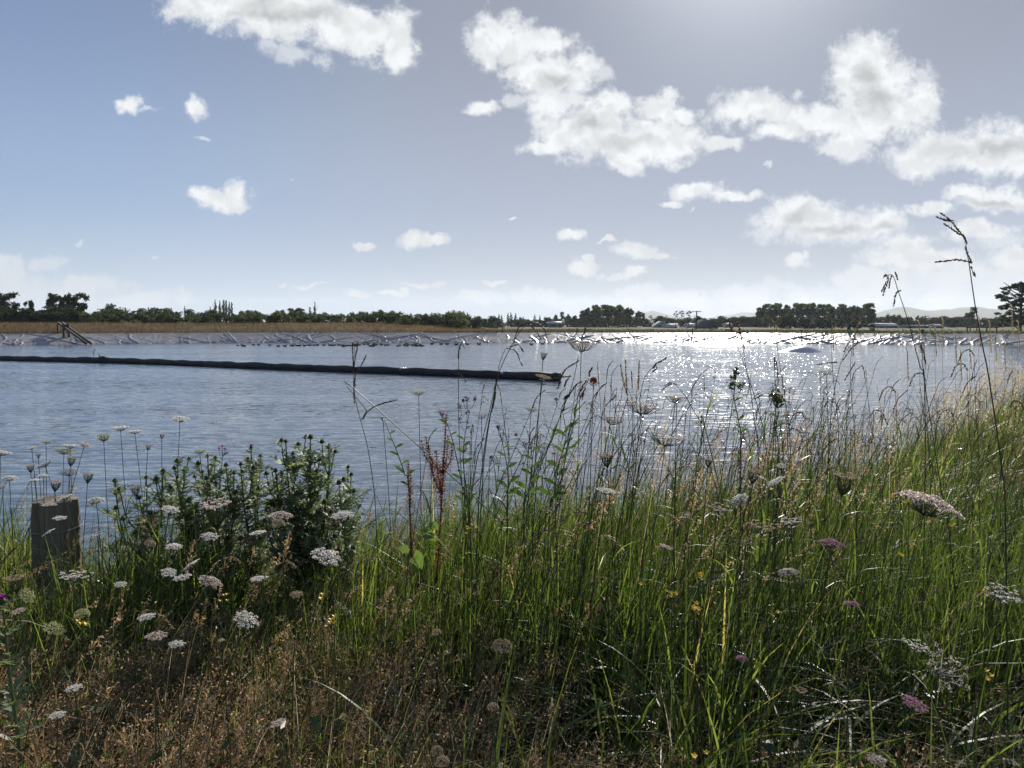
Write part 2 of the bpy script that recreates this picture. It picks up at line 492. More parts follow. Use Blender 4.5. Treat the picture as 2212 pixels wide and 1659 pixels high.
# from low down one sees the wave sides that face the viewer: bias, then limit the slope
sy0 = T.n('ShaderNodeSeparateXYZ'); T.link(pos, sy0.inputs[0])
bias = T.n('ShaderNodeCombineXYZ'); T.link(T.smooth(sy0.outputs[1], 8, 50, 0.0, -0.055), bias.inputs[1])
vs1 = T.vm('MINIMUM', T.vm('MAXIMUM', T.vm('ADD', vs0.outputs[0], bias.outputs[0]), (-0.12, -0.125, 0)), (0.12, 0.10, 0))
vs = T.n('ShaderNodeVectorMath', operation='SCALE'); T.link(vs1, vs.inputs[0]); vs.inputs['Scale'].default_value = 1.0
vor = T.n('ShaderNodeTexVoronoi'); vor.inputs['Scale'].default_value = 1.0
mp2 = T.n('ShaderNodeMapping'); T.link(pos, mp2.inputs[0]); mp2.inputs['Scale'].default_value = (13.0, 5.0, 1)
T.link(mp2.outputs[0], vor.inputs['Vector'])
vc = T.n('ShaderNodeSeparateColor'); T.link(vor.outputs['Color'], vc.inputs[0])
syz = T.n('ShaderNodeSeparateXYZ'); T.link(pos, syz.inputs[0])
pick = T.m('MULTIPLY', T.m('GREATER_THAN', vc.outputs[2], T.m('ADD', T.smooth(syz.outputs[1], 14, 34, 0.985, 0.88), T.smooth(syz.outputs[1], 45, 100, 0.0, 0.095))), T.m('LESS_THAN', vor.outputs['Distance'], 0.26))      # the few steep wavelets
steep = T.n('ShaderNodeCombineXYZ')
T.link(T.m('MULTIPLY_ADD', vc.outputs[0], 0.40, -0.27), steep.inputs[0]); T.link(T.m('MULTIPLY_ADD', vc.outputs[1], -0.13, -0.145), steep.inputs[1])
mxn = T.n('ShaderNodeMix', data_type='VECTOR'); T.link(pick, mxn.inputs[0]); T.link(vs.outputs[0], mxn.inputs[4]); T.link(steep.outputs[0], mxn.inputs[5])
nrm = T.vm('NORMALIZE', T.vm('ADD', mxn.outputs[1], (0, 0, 1)))
p = T.n('ShaderNodeBsdfPrincipled')
p.inputs['Base Color'].default_value = (0.07, 0.095, 0.125, 1)
p.inputs['IOR'].default_value = 1.4
T.link(nrm, p.inputs['Normal'])
T.link(T.m('MULTIPLY_ADD', pick, 0.07, 0.03), p.inputs['Roughness'])
o_ = T.n('ShaderNodeOutputMaterial'); T.link(p.outputs[0], o_.inputs[0])
mb = MB()
q = np.column_stack([pt + nr * 0.35, np.zeros(N)])
mb.add(np.concatenate([q, [[cen[0], cen[1], 0]]]), np.stack([np.full(N, N), k, (k + 1) % N], -1))
tag(mb.build('water', m_water, smooth=False), kind='structure')

# ------------------------------------------------------------------ liner sheet on the bank
m_liner, T = new_mat('liner_plastic')
pos = T.n('ShaderNodeNewGeometry').outputs['Position']
n1 = T.noise(pos, 0.6, 5, 0.6)[0]; n2 = T.noise(pos, 5.0, 4, 0.6)[0]
col = T.ramp(n1, [(0.35, (0.20, 0.185, 0.18)), (0.65, (0.29, 0.27, 0.26))])
p = T.n('ShaderNodeBsdfPrincipled'); T.link(col, p.inputs['Base Color'])
T.link(T.smooth(n2, 0.3, 0.7, 0.32, 0.44), p.inputs['Roughness']); p.inputs['Specular IOR Level'].default_value = 0.4
o_ = T.n('ShaderNodeOutputMaterial'); T.link(p.outputs[0], o_.inputs[0])
# far side, finely wrinkled
far_a = []
sm = np.linspace(0, ARC[-1], 4000)
ptm, _ = at_arc(sm)
sel = (ptm[:, 1] > 60)
s0, s1 = sm[sel].min(), sm[sel].max()
def liner(mb, s0, s1, du, dv, vmin, vmax, nlines, amp=1.0):
    us = np.arange(s0, s1, du); vs_ = np.arange(vmin, vmax + 1e-6, dv)
    pt, nr = at_arc(us)
    U, Vv = np.meshgrid(us, vs_, indexing='ij')
    h = 0.05 * (fbm(U * 0.9, Vv * 1.3, 3) - 0.45)
    r2 = np.random.default_rng(11)
    for _ in range(nlines):
        u0 = r2.uniform(s0, s1); sl = r2.normal(-0.6, 1.5); w = r2.uniform(0.05, 0.14); A = (0.02 + 0.10 * r2.random() ** 2.0) * r2.choice([1, 1, -0.7])
        v0 = r2.uniform(-0.5, 1.5); Lh = r2.uniform(0.7, 2.4)
        i0 = np.searchsorted(us, u0 - 5); i1 = np.searchsorted(us, u0 + 5)
        if i1 <= i0: continue
        uu = U[i0:i1]; vv = Vv[i0:i1]
        d = (uu - u0 - sl * (vv - 1) + 0.25 * np.sin(vv * 2.2 + u0)) / math.sqrt(1 + sl * sl)
        h[i0:i1] += A * np.exp(-(d / w) ** 2) * np.exp(-((vv - v0) / Lh) ** 4)
    low = np.exp(-((Vv - 0.12) / 0.2) ** 2)
    h += low * 0.16 * (fbm(U * 2.5, Vv * 5, 3) - 0.35)
    h *= amp
    h = np.where(Vv > 2.75, h * 0.5, h)
    sl_n = np.array([-CREST, 2.7]) / math.hypot(CREST, 2.7)     # (outwards, up)
    kx = (runw(pt[:, 1]) / 2.7)[:, None]
    X = pt[:, None, 0] + nr[:, None, 0] * (Vv * kx + (sl_n[0]) * (h + 0.07))
    Y = pt[:, None, 1] + nr[:, None, 1] * (Vv * kx + (sl_n[0]) * (h + 0.07))
    Z = np.minimum(Vv, 2.75) * CREST / 2.7 + sl_n[1] * (h + 0.07)
    nu, nv = U.shape
    i = np.arange(nu - 1)[:, None]; j = np.arange(nv - 1)[None]
    f = np.stack([i * nv + j, (i + 1) * nv + j, (i + 1) * nv + j + 1, i * nv + j + 1], -1).reshape(-1, 4)
    mb.add(np.stack([X, Y, Z], -1).reshape(-1, 3), f)
mb = MB(); liner(mb, s0, s1, 0.09, 0.07, -0.9, 2.9, 760)
tag(mb.build('pond_liner', m_liner), 'long wrinkled grey plastic sheet lining the far bank of the pond', 'liner sheet')
mb = MB(); liner(mb, s1 + 0.1, ARC[-1] + s0 - 0.1, 0.25, 0.15, -1.2, 0.6, 60, 0.8)
tag(mb.build('pond_liner', m_liner), 'strip of plastic sheet lining the near bank below the tall grass', 'liner sheet')

# ------------------------------------------------------------------ far hills
m_hill = solid_mat('hill_pasture', (0.10, 0.12, 0.06), (0.16, 0.16, 0.09), 0.004, 0.95, 0.1)
def hill_sheet(px0, px1, d, prof, depth):
    """rolling ridge: crest heights read along its length"""
    xs = np.linspace(px0, px1, 160); us = (xs - 2016) / 3000.0
    top = np.interp(xs, [a for a, b in prof], [b for a, b in prof])
    top = (1275 - top) / 3000.0 * d + 2 + 5 * (fbm(xs * 0.03, xs * 0) - 0.5) * 2
    rows = np.linspace(-1, 1, 25); Vv = []
    for r in rows:
        y = d + r * depth
        hgt = np.maximum(top, 1) * (1 - abs(r) ** 1.6) * (0.9 + 0.2 * fbm(us * 20 + 3, us * 0 + r * 3)) if abs(r) < 1 else us * 0
        Vv.append(np.column_stack([us * d * (1 + r * depth / d * 0.6), us * 0 + y, hgt + 1.0]))
    Vv = np.concatenate(Vv); n = len(xs)
    i = np.arange(24)[:, None]; j = np.arange(n - 1)[None]
    f = np.stack([i * n + j, i * n + j + 1, (i + 1) * n + j + 1, (i + 1) * n + j], -1).reshape(-1, 4)
    return Vv, f
mb = MB()
mb.add(*hill_sheet(3300, 4900, 4300, [(3300, 1268), (3430, 1240), (3480, 1224), (3520, 1213), (3560, 1210), (3590, 1214), (3640, 1226), (3690, 1222), (3715, 1219), (3740, 1222), (3770, 1209), (3830, 1207), (3900, 1214), (3960, 1222), (4100, 1216), (4300, 1225), (4900, 1265)], 700))
mb.add(*hill_sheet(2430, 2760, 5200, [(2430, 1262), (2500, 1240), (2545, 1230), (2565, 1226), (2600, 1232), (2640, 1244), (2690, 1254), (2760, 1268)], 600))
mb.add(*hill_sheet(2700, 3200, 6200, [(2700, 1268), (2850, 1243), (2920, 1230), (2990, 1232), (3100, 1246), (3200, 1266)], 700))
mb.add(*hill_sheet(-900, 2100, 5200, [(-900, 1250), (0, 1262), (500, 1266), (1200, 1262), (1600, 1255), (1760, 1262), (2100, 1270)], 600))
tag(mb.build('hills', m_hill), kind='structure')

# ------------------------------------------------------------------ trees
ORD = ('first second third fourth fifth sixth seventh eighth ninth tenth eleventh twelfth thirteenth fourteenth fifteenth sixteenth seventeenth eighteenth nineteenth twentieth').split()
TENS = {2: 'twenty', 3: 'thirty', 4: 'forty', 5: 'fifty', 6: 'sixty', 7: 'seventy', 8: 'eighty', 9: 'ninety'}
TH = {2: 'twentieth', 3: 'thirtieth', 4: 'fortieth', 5: 'fiftieth', 6: 'sixtieth', 7: 'seventieth', 8: 'eightieth', 9: 'ninetieth'}
def ordinal(i):
    i += 1
    if i <= 20: return ORD[i - 1]
    return TH[i // 10] if i % 10 == 0 else TENS[i // 10] + '-' + ORD[i % 10 - 1]
def number_off(objs, text):
    """labels for look-alikes: counted from the left as they stand in view"""
    objs = sorted(objs, key=lambda o: o.location.x / max(o.location.y, 0.1))
    for i, o in enumerate(objs):
        o['label'] = (ordinal(i) if len(objs) > 1 else 'only') + ' from the left of ' + text if len(objs) > 1 else text

def leaves(mb, pts, size, r, flat=0.0, a=None, asp=1.6):
    n = len(pts)
    d1 = r.normal(size=(n, 3)); d1[:, 2] *= (1 - flat); d1 /= np.linalg.norm(d1, axis=1)[:, None]
    d2 = np.cross(d1, r.normal(size=(n, 3))); d2 /= np.linalg.norm(d2, axis=1)[:, None]
    s = size * r.uniform(0.6, 1.4, (n, 1))
    V = np.stack([pts - d1 * s * asp, pts - d2 * s * 0.6, pts + d1 * s * asp, pts + d2 * s * 0.6], 1).reshape(-1, 3)
    aa = r.random(n) if a is None else a
    mb.add(V, np.arange(4 * n).reshape(n, 4), np.repeat(aa, 4))

def crown_pts(lobes, n, r, shell=0.55):
    out = []; al = []
    w = np.array([l[3] * l[4] * l[5] for l in lobes]) ** 0.66; w = w / w.sum()
    for l, k in zip(lobes, (w * n).astype(int)):
        d = r.normal(size=(k, 3)); d /= np.linalg.norm(d, axis=1)[:, None]
        rr = shell + (1 - shell) * r.random((k, 1)) ** 0.7
        # clumps: pull points into tufts
        tuf = r.normal(size=(max(4, k // 14), 3)); tuf /= np.linalg.norm(tuf, axis=1)[:, None]
        near = tuf[r.integers(0, len(tuf), k)]
        d = d * 0.42 + near * 0.75
        out.append(np.array(l[:3]) + d * rr * np.array(l[3:6]))
        al.append(np.clip(r.normal(0.5, 0.18) + r.normal(0, 0.12, k), 0, 1))
    return np.concatenate(out), np.concatenate(al)

m_bark = solid_mat('bark', (0.05, 0.04, 0.03), (0.11, 0.09, 0.07), 6, 0.9, 0.2, bump=0.4, stretch=(1, 1, 0.2))
G_DARK = [(0.0, (0.010, 0.020, 0.008)), (0.5, (0.024, 0.042, 0.015)), (1.0, (0.055, 0.080, 0.028))]
G_MID = [(0.0, (0.022, 0.040, 0.012)), (0.5, (0.050, 0.082, 0.026)), (1.0, (0.11, 0.15, 0.05))]
G_WILLOW = [(0.0, (0.018, 0.030, 0.010)), (0.5, (0.045, 0.062, 0.022)), (1.0, (0.10, 0.11, 0.045))]
m_dark = plant_mat('dark_leaf', G_DARK, 0.7, 0.15, 0.3)
m_mid = plant_mat('mid_leaf', G_MID, 0.7, 0.15, 0.35)
m_willow = plant_mat('willow_leaf', G_WILLOW, 0.7, 0.15, 0.35)

def tree_proto(kind, seed):
    """unit: metres, height about H; returns (crown mesh, trunk mesh, H)"""
    r = np.random.default_rng(seed)
    cr, tr = MB(), MB()
    lob = []; H = 10.0; size = 0.3; n = 2000; mat = m_dark; shell = 0.5
    def trunk(top, rad, lean=0.3, limbs=5, l0=0.35):
        pts = [(0, 0, -0.4)] + [(r.normal(0, lean) * t, r.normal(0, lean) * t, top * t) for t in (0.35, 0.7, 1.0)]
        P = catmull(pts, 4); tube(tr, P, np.linspace(rad, rad * 0.3, len(P)), 7)
        for _ in range(limbs):
            t = r.uniform(l0, 0.9); b = P[int(t * (len(P) - 1))]; L = top * 0.3
            an = r.uniform(0, 6.28); e = b + np.array([math.cos(an) * L, math.sin(an) * L, L * 0.7])
            m_ = (b + e) / 2 + np.array([0, 0, -0.1 * L])
            PP = catmull([b, m_, e], 3); tube(tr, PP, np.linspace(rad * 0.4, rad * 0.12, len(PP)), 5)
    if kind == 'round':
        for _ in range(15):
            an = r.uniform(0, 6.28); q = r.uniform(0, 3.5); z = r.uniform(1.2, 8.0) - q * 0.35
            s = r.uniform(1.3, 2.3); lob.append((math.cos(an) * q, math.sin(an) * q, z, s, s, s * 0.8))
        trunk(6, 0.35)
    elif kind == 'open':
        size = 0.26; n = 2600; shell = 0.2
        for _ in range(20):
            an = r.uniform(0, 6.28); q = r.uniform(0.6, 3.6); z = r.uniform(3.5, 9.4)
            s = r.uniform(0.8, 1.5); lob.append((math.cos(an) * q * 0.85, math.sin(an) * q * 0.85, z, s * 1.15, s * 1.15, s * 0.8))
        trunk(8.5, 0.3, 0.5, 9, 0.4)
    elif kind == 'shrub':
        H = 4.0; size = 0.15; n = 1500; mat = m_willow
        for _ in range(14):
            an = r.uniform(0, 6.28); q = r.uniform(0, 2.4); z = r.uniform(0.2, 3.3) - q * 0.2
            s = r.uniform(0.6, 1.2); lob.append((math.cos(an) * q, math.sin(an) * q, z, s, s, s * 0.9))
        trunk(2.6, 0.12, 0.2, 4)
    elif kind == 'poplar':
        H = 14.0; size = 0.24; n = 1300; shell = 0.4
        for i in range(12):
            z = 2.0 + i; s = 1.15 * math.sin(math.pi * min(0.95, (i + 1.2) / 13)) ** 0.6 + 0.15
            lob.append((r.normal(0, 0.22), r.normal(0, 0.22), z, s, s, 1.0))
        trunk(11, 0.3, 0.1, 4)
    elif kind == 'conifer':
        H = 12.0; size = 0.26; n = 1500; shell = 0.3
        for i in range(14):
            z = 1.6 + i * 0.72; s = (12.6 - z) * 0.27
            for _ in range(2):
                an = r.uniform(0, 6.28); q = s * 0.45
                lob.append((math.cos(an) * q, math.sin(an) * q, z, s * 0.75, s * 0.75, 0.45))
        trunk(11.6, 0.28, 0.05, 0)
    elif kind == 'grove':
        H = 13.0; size = 0.3; n = 2200; mat = m_mid; shell = 0.45
        for _ in range(15):
            an = r.uniform(0, 6.28); q = r.uniform(0, 2.5); z = r.uniform(2.6, 12.2)
            k = 1 - abs(z - 8) / 9
            s = r.uniform(1.0, 1.7); lob.append((math.cos(an) * q * k, math.sin(an) * q * k, z, s * (0.5 + k * 0.6), s * (0.5 + k * 0.6), s * 0.85))
        trunk(11, 0.25, 0.3, 5)
    elif kind == 'bare_pine':
        H = 11.0; size = 0.2; n = 520; shell = 0.3
        for z, q, s in ((10.3, 0.5, 0.8), (9.3, 1.2, 0.9), (8.6, -1.0, 0.8), (7.4, 0.9, 0.6), (6.2, -0.8, 0.5), (9.9, -0.5, 0.7), (8.0, 0.2, 0.6)):
            an = r.uniform(-0.6, 0.6); lob.append((math.cos(an) * q, math.sin(an) * q, z + r.normal(0, 0.3), s, s, s * 0.5))
        trunk(10.2, 0.2, 0.35, 5, 0.6)
    elif kind == 'big_pine':
        H = 11.0; size = 0.13; n = 14000; shell = 0.5
        for _ in range(120):
            an = r.uniform(0, 6.28); z = r.uniform(1.5, 10.4); q = r.uniform(0.3, 1.0) * (4.6 * math.sin(math.pi * min(0.97, (z + 1.2) / 12.6)) ** 0.7)
            s = r.uniform(0.4, 0.75); lob.append((math.cos(an) * q, math.sin(an) * q, z, s * 1.2, s * 1.2, s * 0.6))
        trunk(10, 0.35, 0.2, 30, 0.15)
    elif kind == 'cabbage':
        H = 2.2; size = 0.05; n = 10
        for _ in range(60):
            an = r.uniform(0, 6.28); el = r.uniform(-0.4, 1.4); L = 0.75
            d = np.array([math.cos(an) * math.cos(el), math.sin(an) * math.cos(el), math.sin(el)])
            b = np.array([0, 0, 1.3]); s2 = np.array([-math.sin(an), math.cos(an), 0]) * 0.05
            e = b + d * L - np.array([0, 0, 0.12])
            cr.add([b - s2, b + s2, e + s2 * 0.3, e - s2 * 0.3], [[0, 1, 2, 3]], r.random())
        trunk(1.4, 0.1, 0.03, 0)
    if lob:
        P, A = crown_pts(lob, n, r, shell)
        leaves(cr, P, size, r, a=A)
    return cr.mesh('crown', mat, False), tr.mesh('trunk', m_bark), H
PROTO = {}
for kd, nn_ in (('round', 3), ('open', 2), ('shrub', 4), ('poplar', 2), ('conifer', 2), ('grove', 3), ('bare_pine', 3), ('big_pine', 1), ('cabbage', 2)):
    PROTO[kd] = [tree_proto(kd, 100 + 7 * i + len(kd)) for i in range(nn_)]
TR = {}
tr_rng = random.Random(3)
def tree(kind, px, top, d, w=1.0, name=None, cat='tree', grp=None, label=None, rot=None):
    cm, tm, H = tr_rng.choice(PROTO[kind])
    x = (px - 2016) / 3000.0 * d
    g = float(ground_z(x, d)[0])
    ztop = CAM_Z + (1275 - top) / 3000.0 * d
    s = max(0.3, (ztop - g) / (H * 1.0))
    e = empty(name, (x, d, g), rot if rot is not None else tr_rng.uniform(0, 6.28)); e.scale = (s * w, s * w, s)
    e['category'] = cat
    if grp: e['group'] = grp
    if label: e['label'] = label
    inst('trunk', tm, e); inst('crown', cm, e)
    TR.setdefault(grp, []).append(e)
    return e
# left: dark trees
for px, top, d, k, w in ((-60, 1180, 150, 'round', 1), (18, 1142, 150, 'open', 1.0), (60, 1185, 152, 'round', 1.1), (128, 1176, 150, 'open', 0.55), (150, 1205, 148, 'round', 1.2), (205, 1190, 152, 'round', 1.2), (222, 1146, 155, 'open', 0.7), (262, 1158, 156, 'open', 0.6), (300, 1146, 155, 'open', 0.95), (290, 1192, 150, 'round', 1.2), (345, 1212, 150, 'round', 1.1), (0, 1190, 147, 'round', 1.2), (100, 1200, 148, 'round', 1.1), (250, 1206, 146, 'round', 1.1)):
    tree(k, px, top, d, w, 'broadleaf_tree', grp='dark trees at the left end of the brown bank')
for i in range(16):
    tree('round', -80 + i * 27 + tr_rng.uniform(-6, 6), 1200 + tr_rng.uniform(-8, 18), 146 + tr_rng.uniform(-2, 3), 1.5, 'broadleaf_tree', grp='dark trees at the left end of the brown bank')
number_off(TR['dark trees at the left end of the brown bank'], 'the tall dark trees beyond the left bank')
# willow scrub belt
r_ = random.Random(5)
for i in range(66):
    px = 330 + i * 23.5 + r_.uniform(-12, 12)
    top = 1213 + r_.uniform(-12, 14) + (px - 330) / 1530 * 20 + (8 if 700 < px < 820 else 0)
    tree('shrub', px, top, 138 + r_.uniform(-4, 22), r_.uniform(1.0, 1.5), 'willow_shrub', 'shrub', grp='willow shrubs behind the brown bank')
number_off(TR['willow shrubs behind the brown bank'], 'the green willow shrubs standing behind the brown grass bank')
for px, top, w in ((448, 1188, 0.7), (560, 1210, 1), (590, 1206, 1.1), (620, 1206, 1.2), (660, 1208, 1), (702, 1208, 0.9), (748, 1214, 0.9), (800, 1228, 0.8), (960, 1222, 1), (985, 1218, 1), (1010, 1220, 1), (1110, 1225, .8), (1170, 1216, 0.9), (1205, 1226, 1), (1265, 1226, .9), (1330, 1232, 1), (1412, 1226, 1), (1440, 1222, 0.8), (1498, 1216, 0.7), (1525, 1215, 0.7), (1545, 1220, .6), (1590, 1240, 1), (1665, 1224, 1), (1705, 1236, .9), (1745, 1250, 1), (1790, 1222, 0.8), (1830, 1225, .8), (1880, 1250, 1), (1910, 1246, 1), (1935, 1244, 1), (1960, 1243, 1.1)):
    tree('open' if 1100 < px < 1200 else 'round', px, top - 9, 260 + r_.uniform(-20, 60), w * r_.uniform(1.0, 1.35), 'broadleaf_tree', grp='round trees above the willow shrubs')
number_off(TR['round trees above the willow shrubs'], 'the round trees rising behind the green willow shrubs')
for px, top in ((833, 1206), (854, 1178), (871, 1182), (886, 1177), (896, 1180), (908, 1186), (918, 1188), (1224, 1206), (1243, 1187), (734, 1203)):
    tree('poplar', px, top, 330, 0.75 if px in (833, 1224) else 0.62, 'poplar_tree', grp='slim poplars on the skyline')
number_off(TR['slim poplars on the skyline'], 'the slim upright poplars on the skyline')
for px, top in ((1795, 1226), (1815, 1222), (1828, 1222), (1842, 1228), (1965, 1234), (2000, 1230), (2012, 1228), (2030, 1232), (1975, 1238), (2105, 1236), (2125, 1240), (2060, 1244), (2145, 1246)):
    tree('conifer', px, top, 330, 1.0, 'conifer_tree', grp='pointed conifers in the middle')
number_off(TR['pointed conifers in the middle'], 'the pointed conifers in the middle of the tree line')
for px, top in ((2050, 1242), (2080, 1243), (2100, 1248), (2160, 1240), (2190, 1232), (2212, 1230), (2236, 1234), (2150, 1252), (2040, 1252), (2260, 1236), (2280, 1238), (2505, 1220), (2518, 1215), (2532, 1222), (2600, 1248), (2625, 1250), (2690, 1246), (2745, 1240), (2770, 1246)):
    tree('round' if top > 1234 else 'grove', px, top, 340 + r_.uniform(-20, 30), 0.9, 'broadleaf_tree', grp='small hazy trees in the middle distance')
number_off(TR['small hazy trees in the middle distance'], 'the small hazy trees about the houses in the middle distance')
for i in range(17):
    px = 2292 + i * 11.6
    tree('grove', px, 1206 + 10 * math.exp(-((px - 2300) / 14) ** 2) + r_.uniform(-4, 6) - (5 if px > 2440 else 0), 300 + r_.uniform(0, 40), 1.15, 'grove_tree', grp='trees of the middle grove')
number_off(TR['trees of the middle grove'], 'the trees in the dense middle grove, left of the hills')
for px, top in ((2430, 1215), (2262, 1240), (2658, 1226), (2681, 1221), (2708, 1222), (2620, 1243), (2560, 1240)):
    tree('bare_pine', px, top, 260, 1.0, 'thin_pine_tree', grp='thin bare pines', rot=0)
number_off(TR['thin bare pines'], 'the thin bare stemmed pines left of the power pole')
for i in range(20):
    px = 2800 + i * 11
    tree('round', px, 1258 - i * 1.2 + r_.uniform(-5, 4), 330, 1.1, 'broadleaf_tree', grp='low trees leading to the right grove')
number_off(TR['low trees leading to the right grove'], 'the low trees leading up to the right hand grove')
for i in range(30):
    px = 2985 + i * 15.4
    top = 1199 + r_.uniform(-4, 6) + (10 if px < 3000 else 0) + (16 if px > 3420 else 0)
    tree('grove', px, top, 285 + r_.uniform(0, 40), 1.25, 'grove_tree', grp='trees of the right grove')
number_off(TR['trees of the right grove'], 'the trees in the big dark right hand grove')
for px, top, w in ((3110, 1226, 1.4), (3170, 1222, 1.4), (3225, 1226, 1.4), (3080, 1240, 1.2), (3260, 1245, 1.2), (3310, 1250, 1.1), (3365, 1246, 1.0)):
    tree('round', px, top, 240, w, 'broadleaf_tree', grp='dark round trees before the right grove')
number_off(TR['dark round trees before the right grove'], 'the dark round trees standing before the right grove')
for px, top, w, k in ((3462, 1250, 1.2, 'round'), (3490, 1232, 0.9, 'conifer'), (3516, 1228, 1.1, 'round'), (3545, 1246, 1, 'round'), (3572, 1240, 1.1, 'round'), (3606, 1236, 0.8, 'grove'), (3625, 1240, 1, 'round'), (3660, 1246, 1.3, 'round'), (3690, 1244, 1.1, 'round'), (3730, 1240, 1.3, 'round'), (3765, 1238, 1.5, 'round'), (3745, 1256, 1.4, 'round'), (3790, 1256, 1.4, 'round'), (3822, 1212, 1.3, 'grove'), (3806, 1224, 1.1, 'grove'), (3845, 1256, 1.1, 'round'), (3870, 1250, 1, 'round'), (3900, 1258, 1.1, 'round'), (3930, 1262, 1.2, 'round'), (3590, 1258, 1.2, 'round'), (3645, 1262, 1.1, 'round')):
    tree(k, px, top, 270 + r_.uniform(0, 60), w, 'broadleaf_tree', grp='trees below the right hills')
number_off(TR['trees below the right hills'], 'the trees standing below the hills on the right')
for i in range(60):
    tree('round', 2030 + i * 34 + r_.uniform(-10, 10), 1243 + r_.uniform(-7, 8), 350 + r_.uniform(-15, 30), 2.0, 'broadleaf_tree', grp='low far trees along the horizon')
number_off(TR['low far trees along the horizon'], 'the low hazy trees lining the horizon behind the field')
tree('big_pine', 4010, 1104, 135, 1.15, 'pine_tree', label='large dark open pine tree at the right edge of the skyline')
for px, top in ((3452, 1283), (3487, 1280), (3550, 1284), (3614, 1276), (3814, 1276), (1985, 1268), (3250, 1281), (3370, 1284)):
    tree('cabbage', px, top, 170, 1.3, 'cabbage_tree', grp='small spiky trees in the far field')
number_off(TR['small spiky trees in the far field'], 'the small spiky headed trees out in the far field')
# ------------------------------------------------------------------ air
m_air = bpy.data.materials.new('air'); m_air.use_nodes = True; m_air.node_tree.nodes.clear()
T = NT(m_air.node_tree)
pv = T.n('ShaderNodeVolumePrincipled'); pv.inputs['Color'].default_value = (0.86, 0.92, 1.0, 1)
pv.inputs['Density'].default_value = 0.00010; pv.inputs['Anisotropy'].default_value = 0.3
o_ = T.n('ShaderNodeOutputMaterial'); T.link(pv.outputs[0], o_.inputs['Volume'])
mb = MB(); box(mb, (0, 60, 108), (14400, 14400, 223))
tag(mb.build('haze', m_air, smooth=False), kind='stuff')

# ------------------------------------------------------------------ grass on the far bank and field
def blades(mb, x, y, z, h, w, lean, az, seg=3, tint=None, r=rng, droop=0.3, face=None, taper=1.0, curl=None):
    """n grass blades as bent tapering strips"""
    n = len(x); t = np.linspace(0, 1, seg + 1)[None, :]
    h = np.broadcast_to(h, (n,))[:, None]; lean = np.broadcast_to(lean, (n,))[:, None]; droop = np.broadcast_to(droop, (n,))[:, None]
    dx, dy = np.cos(az)[:, None], np.sin(az)[:, None]
    out = lean * h * (t ** 1.8)
    if curl is not None: out = out + curl[:, None] * h * np.sin(t * 3.0) * 0.06
    px = x[:, None] + dx * out; py = y[:, None] + dy * out; pz = z[:, None] + h * (t - droop * lean * t ** 3)
    fa = (az + np.pi / 2 + r.normal(0, 0.5, n))[:, None] if face is None else face[:, None]
    tw = fa + 0.6 * t * r.normal(0, 1, n)[:, None]
    ww = np.broadcast_to(w, (n,))[:, None] * 0.5 * np.clip((1 - t ** (1.5 + taper)), 0.04, 1) * (0.55 + 0.45 * np.minimum(1, t * 4 + 0.2))
    V = np.stack([np.stack([px - np.cos(tw) * ww, py - np.sin(tw) * ww, pz], -1), np.stack([px + np.cos(tw) * ww, py + np.sin(tw) * ww, pz], -1)], 2)
    base = (np.arange(n) * (seg + 1) * 2)[:, None]; k = np.arange(seg)[None] * 2
    f = np.stack([base + k, base + k + 1, base + k + 3, base + k + 2], -1).reshape(-1, 4)
    tt = r.random(n) if tint is None else tint
    mb.add(V.reshape(-1, 3), f, np.repeat(tt, (seg + 1) * 2))
    return px, py, pz

m_brown = plant_mat('brown_grass', [(0, (0.06, 0.05, 0.018)), (0.5, (0.17, 0.115, 0.06)), (1, (0.28, 0.20, 0.12))], 0.7, 0.2, 0.3, (1.2, 1.1, 0.9))
m_fieldg = plant_mat('field_grass', [(0, (0.03, 0.045, 0.014)), (0.5, (0.09, 0.085, 0.035)), (1, (0.19, 0.155, 0.085))], 0.7, 0.2, 0.3, (1.2, 1.1, 0.9))
def on_bank(n, smin, smax, xlo, xhi, ylo=80):
    s = rng.uniform(s0, s1, n); pp, nn = at_arc(s); o = smin + (smax - smin) * rng.random(n) ** 1.3
    xy = pp + nn * o[:, None]
    ok = (xy[:, 0] > xlo) & (xy[:, 0] < xhi) & (xy[:, 1] > ylo)
    return xy[ok], o[ok]
mb = MB()
xy, o_s = on_bank(80000, 4.0, 30, -130, -2)
zz = ground_z(xy[:, 0], xy[:, 1])
tn = np.clip(0.25 + 0.75 * fbm(xy[:, 0] * 0.15, xy[:, 1] * 0.3) + rng.normal(0, 0.15, len(xy)) - 0.35 * (o_s < 5.2), 0, 1)
blades(mb, xy[:, 0], xy[:, 1], zz, rng.uniform(0.4, 0.85, len(xy)) * (0.7 + 0.6 * fbm(xy[:, 0] * 0.4, xy[:, 1] * 0.4)), 0.05, rng.uniform(0.1, 0.7, len(xy)), rng.uniform(0, 6.28, len(xy)), 2, tn)
tag(mb.build('dry_bank_grass', m_brown, smooth=False), 'tall brown grass along the top of the far left bank', 'grass', kind='stuff')
mb = MB()
xy, o_s = on_bank(100000, 4.0, 60, -14, 140)
zz = ground_z(xy[:, 0], xy[:, 1])
tn = np.clip(0.15 + 0.8 * fbm(xy[:, 0] * 0.1, xy[:, 1] * 0.1) + rng.normal(0, 0.15, len(xy)) - 0.4 * (o_s < 6), 0, 1)
blades(mb, xy[:, 0], xy[:, 1], zz, rng.uniform(0.15, 0.5, len(xy)) * (0.6 + 0.9 * fbm(xy[:, 0] * 0.5, xy[:, 1] * 0.5)), 0.06, rng.uniform(0.1, 0.9, len(xy)), rng.uniform(0, 6.28, len(xy)), 2, tn)
tag(mb.build('field_grass', m_fieldg, smooth=False), 'rough low grass and weeds on the far right bank', 'grass', kind='stuff')
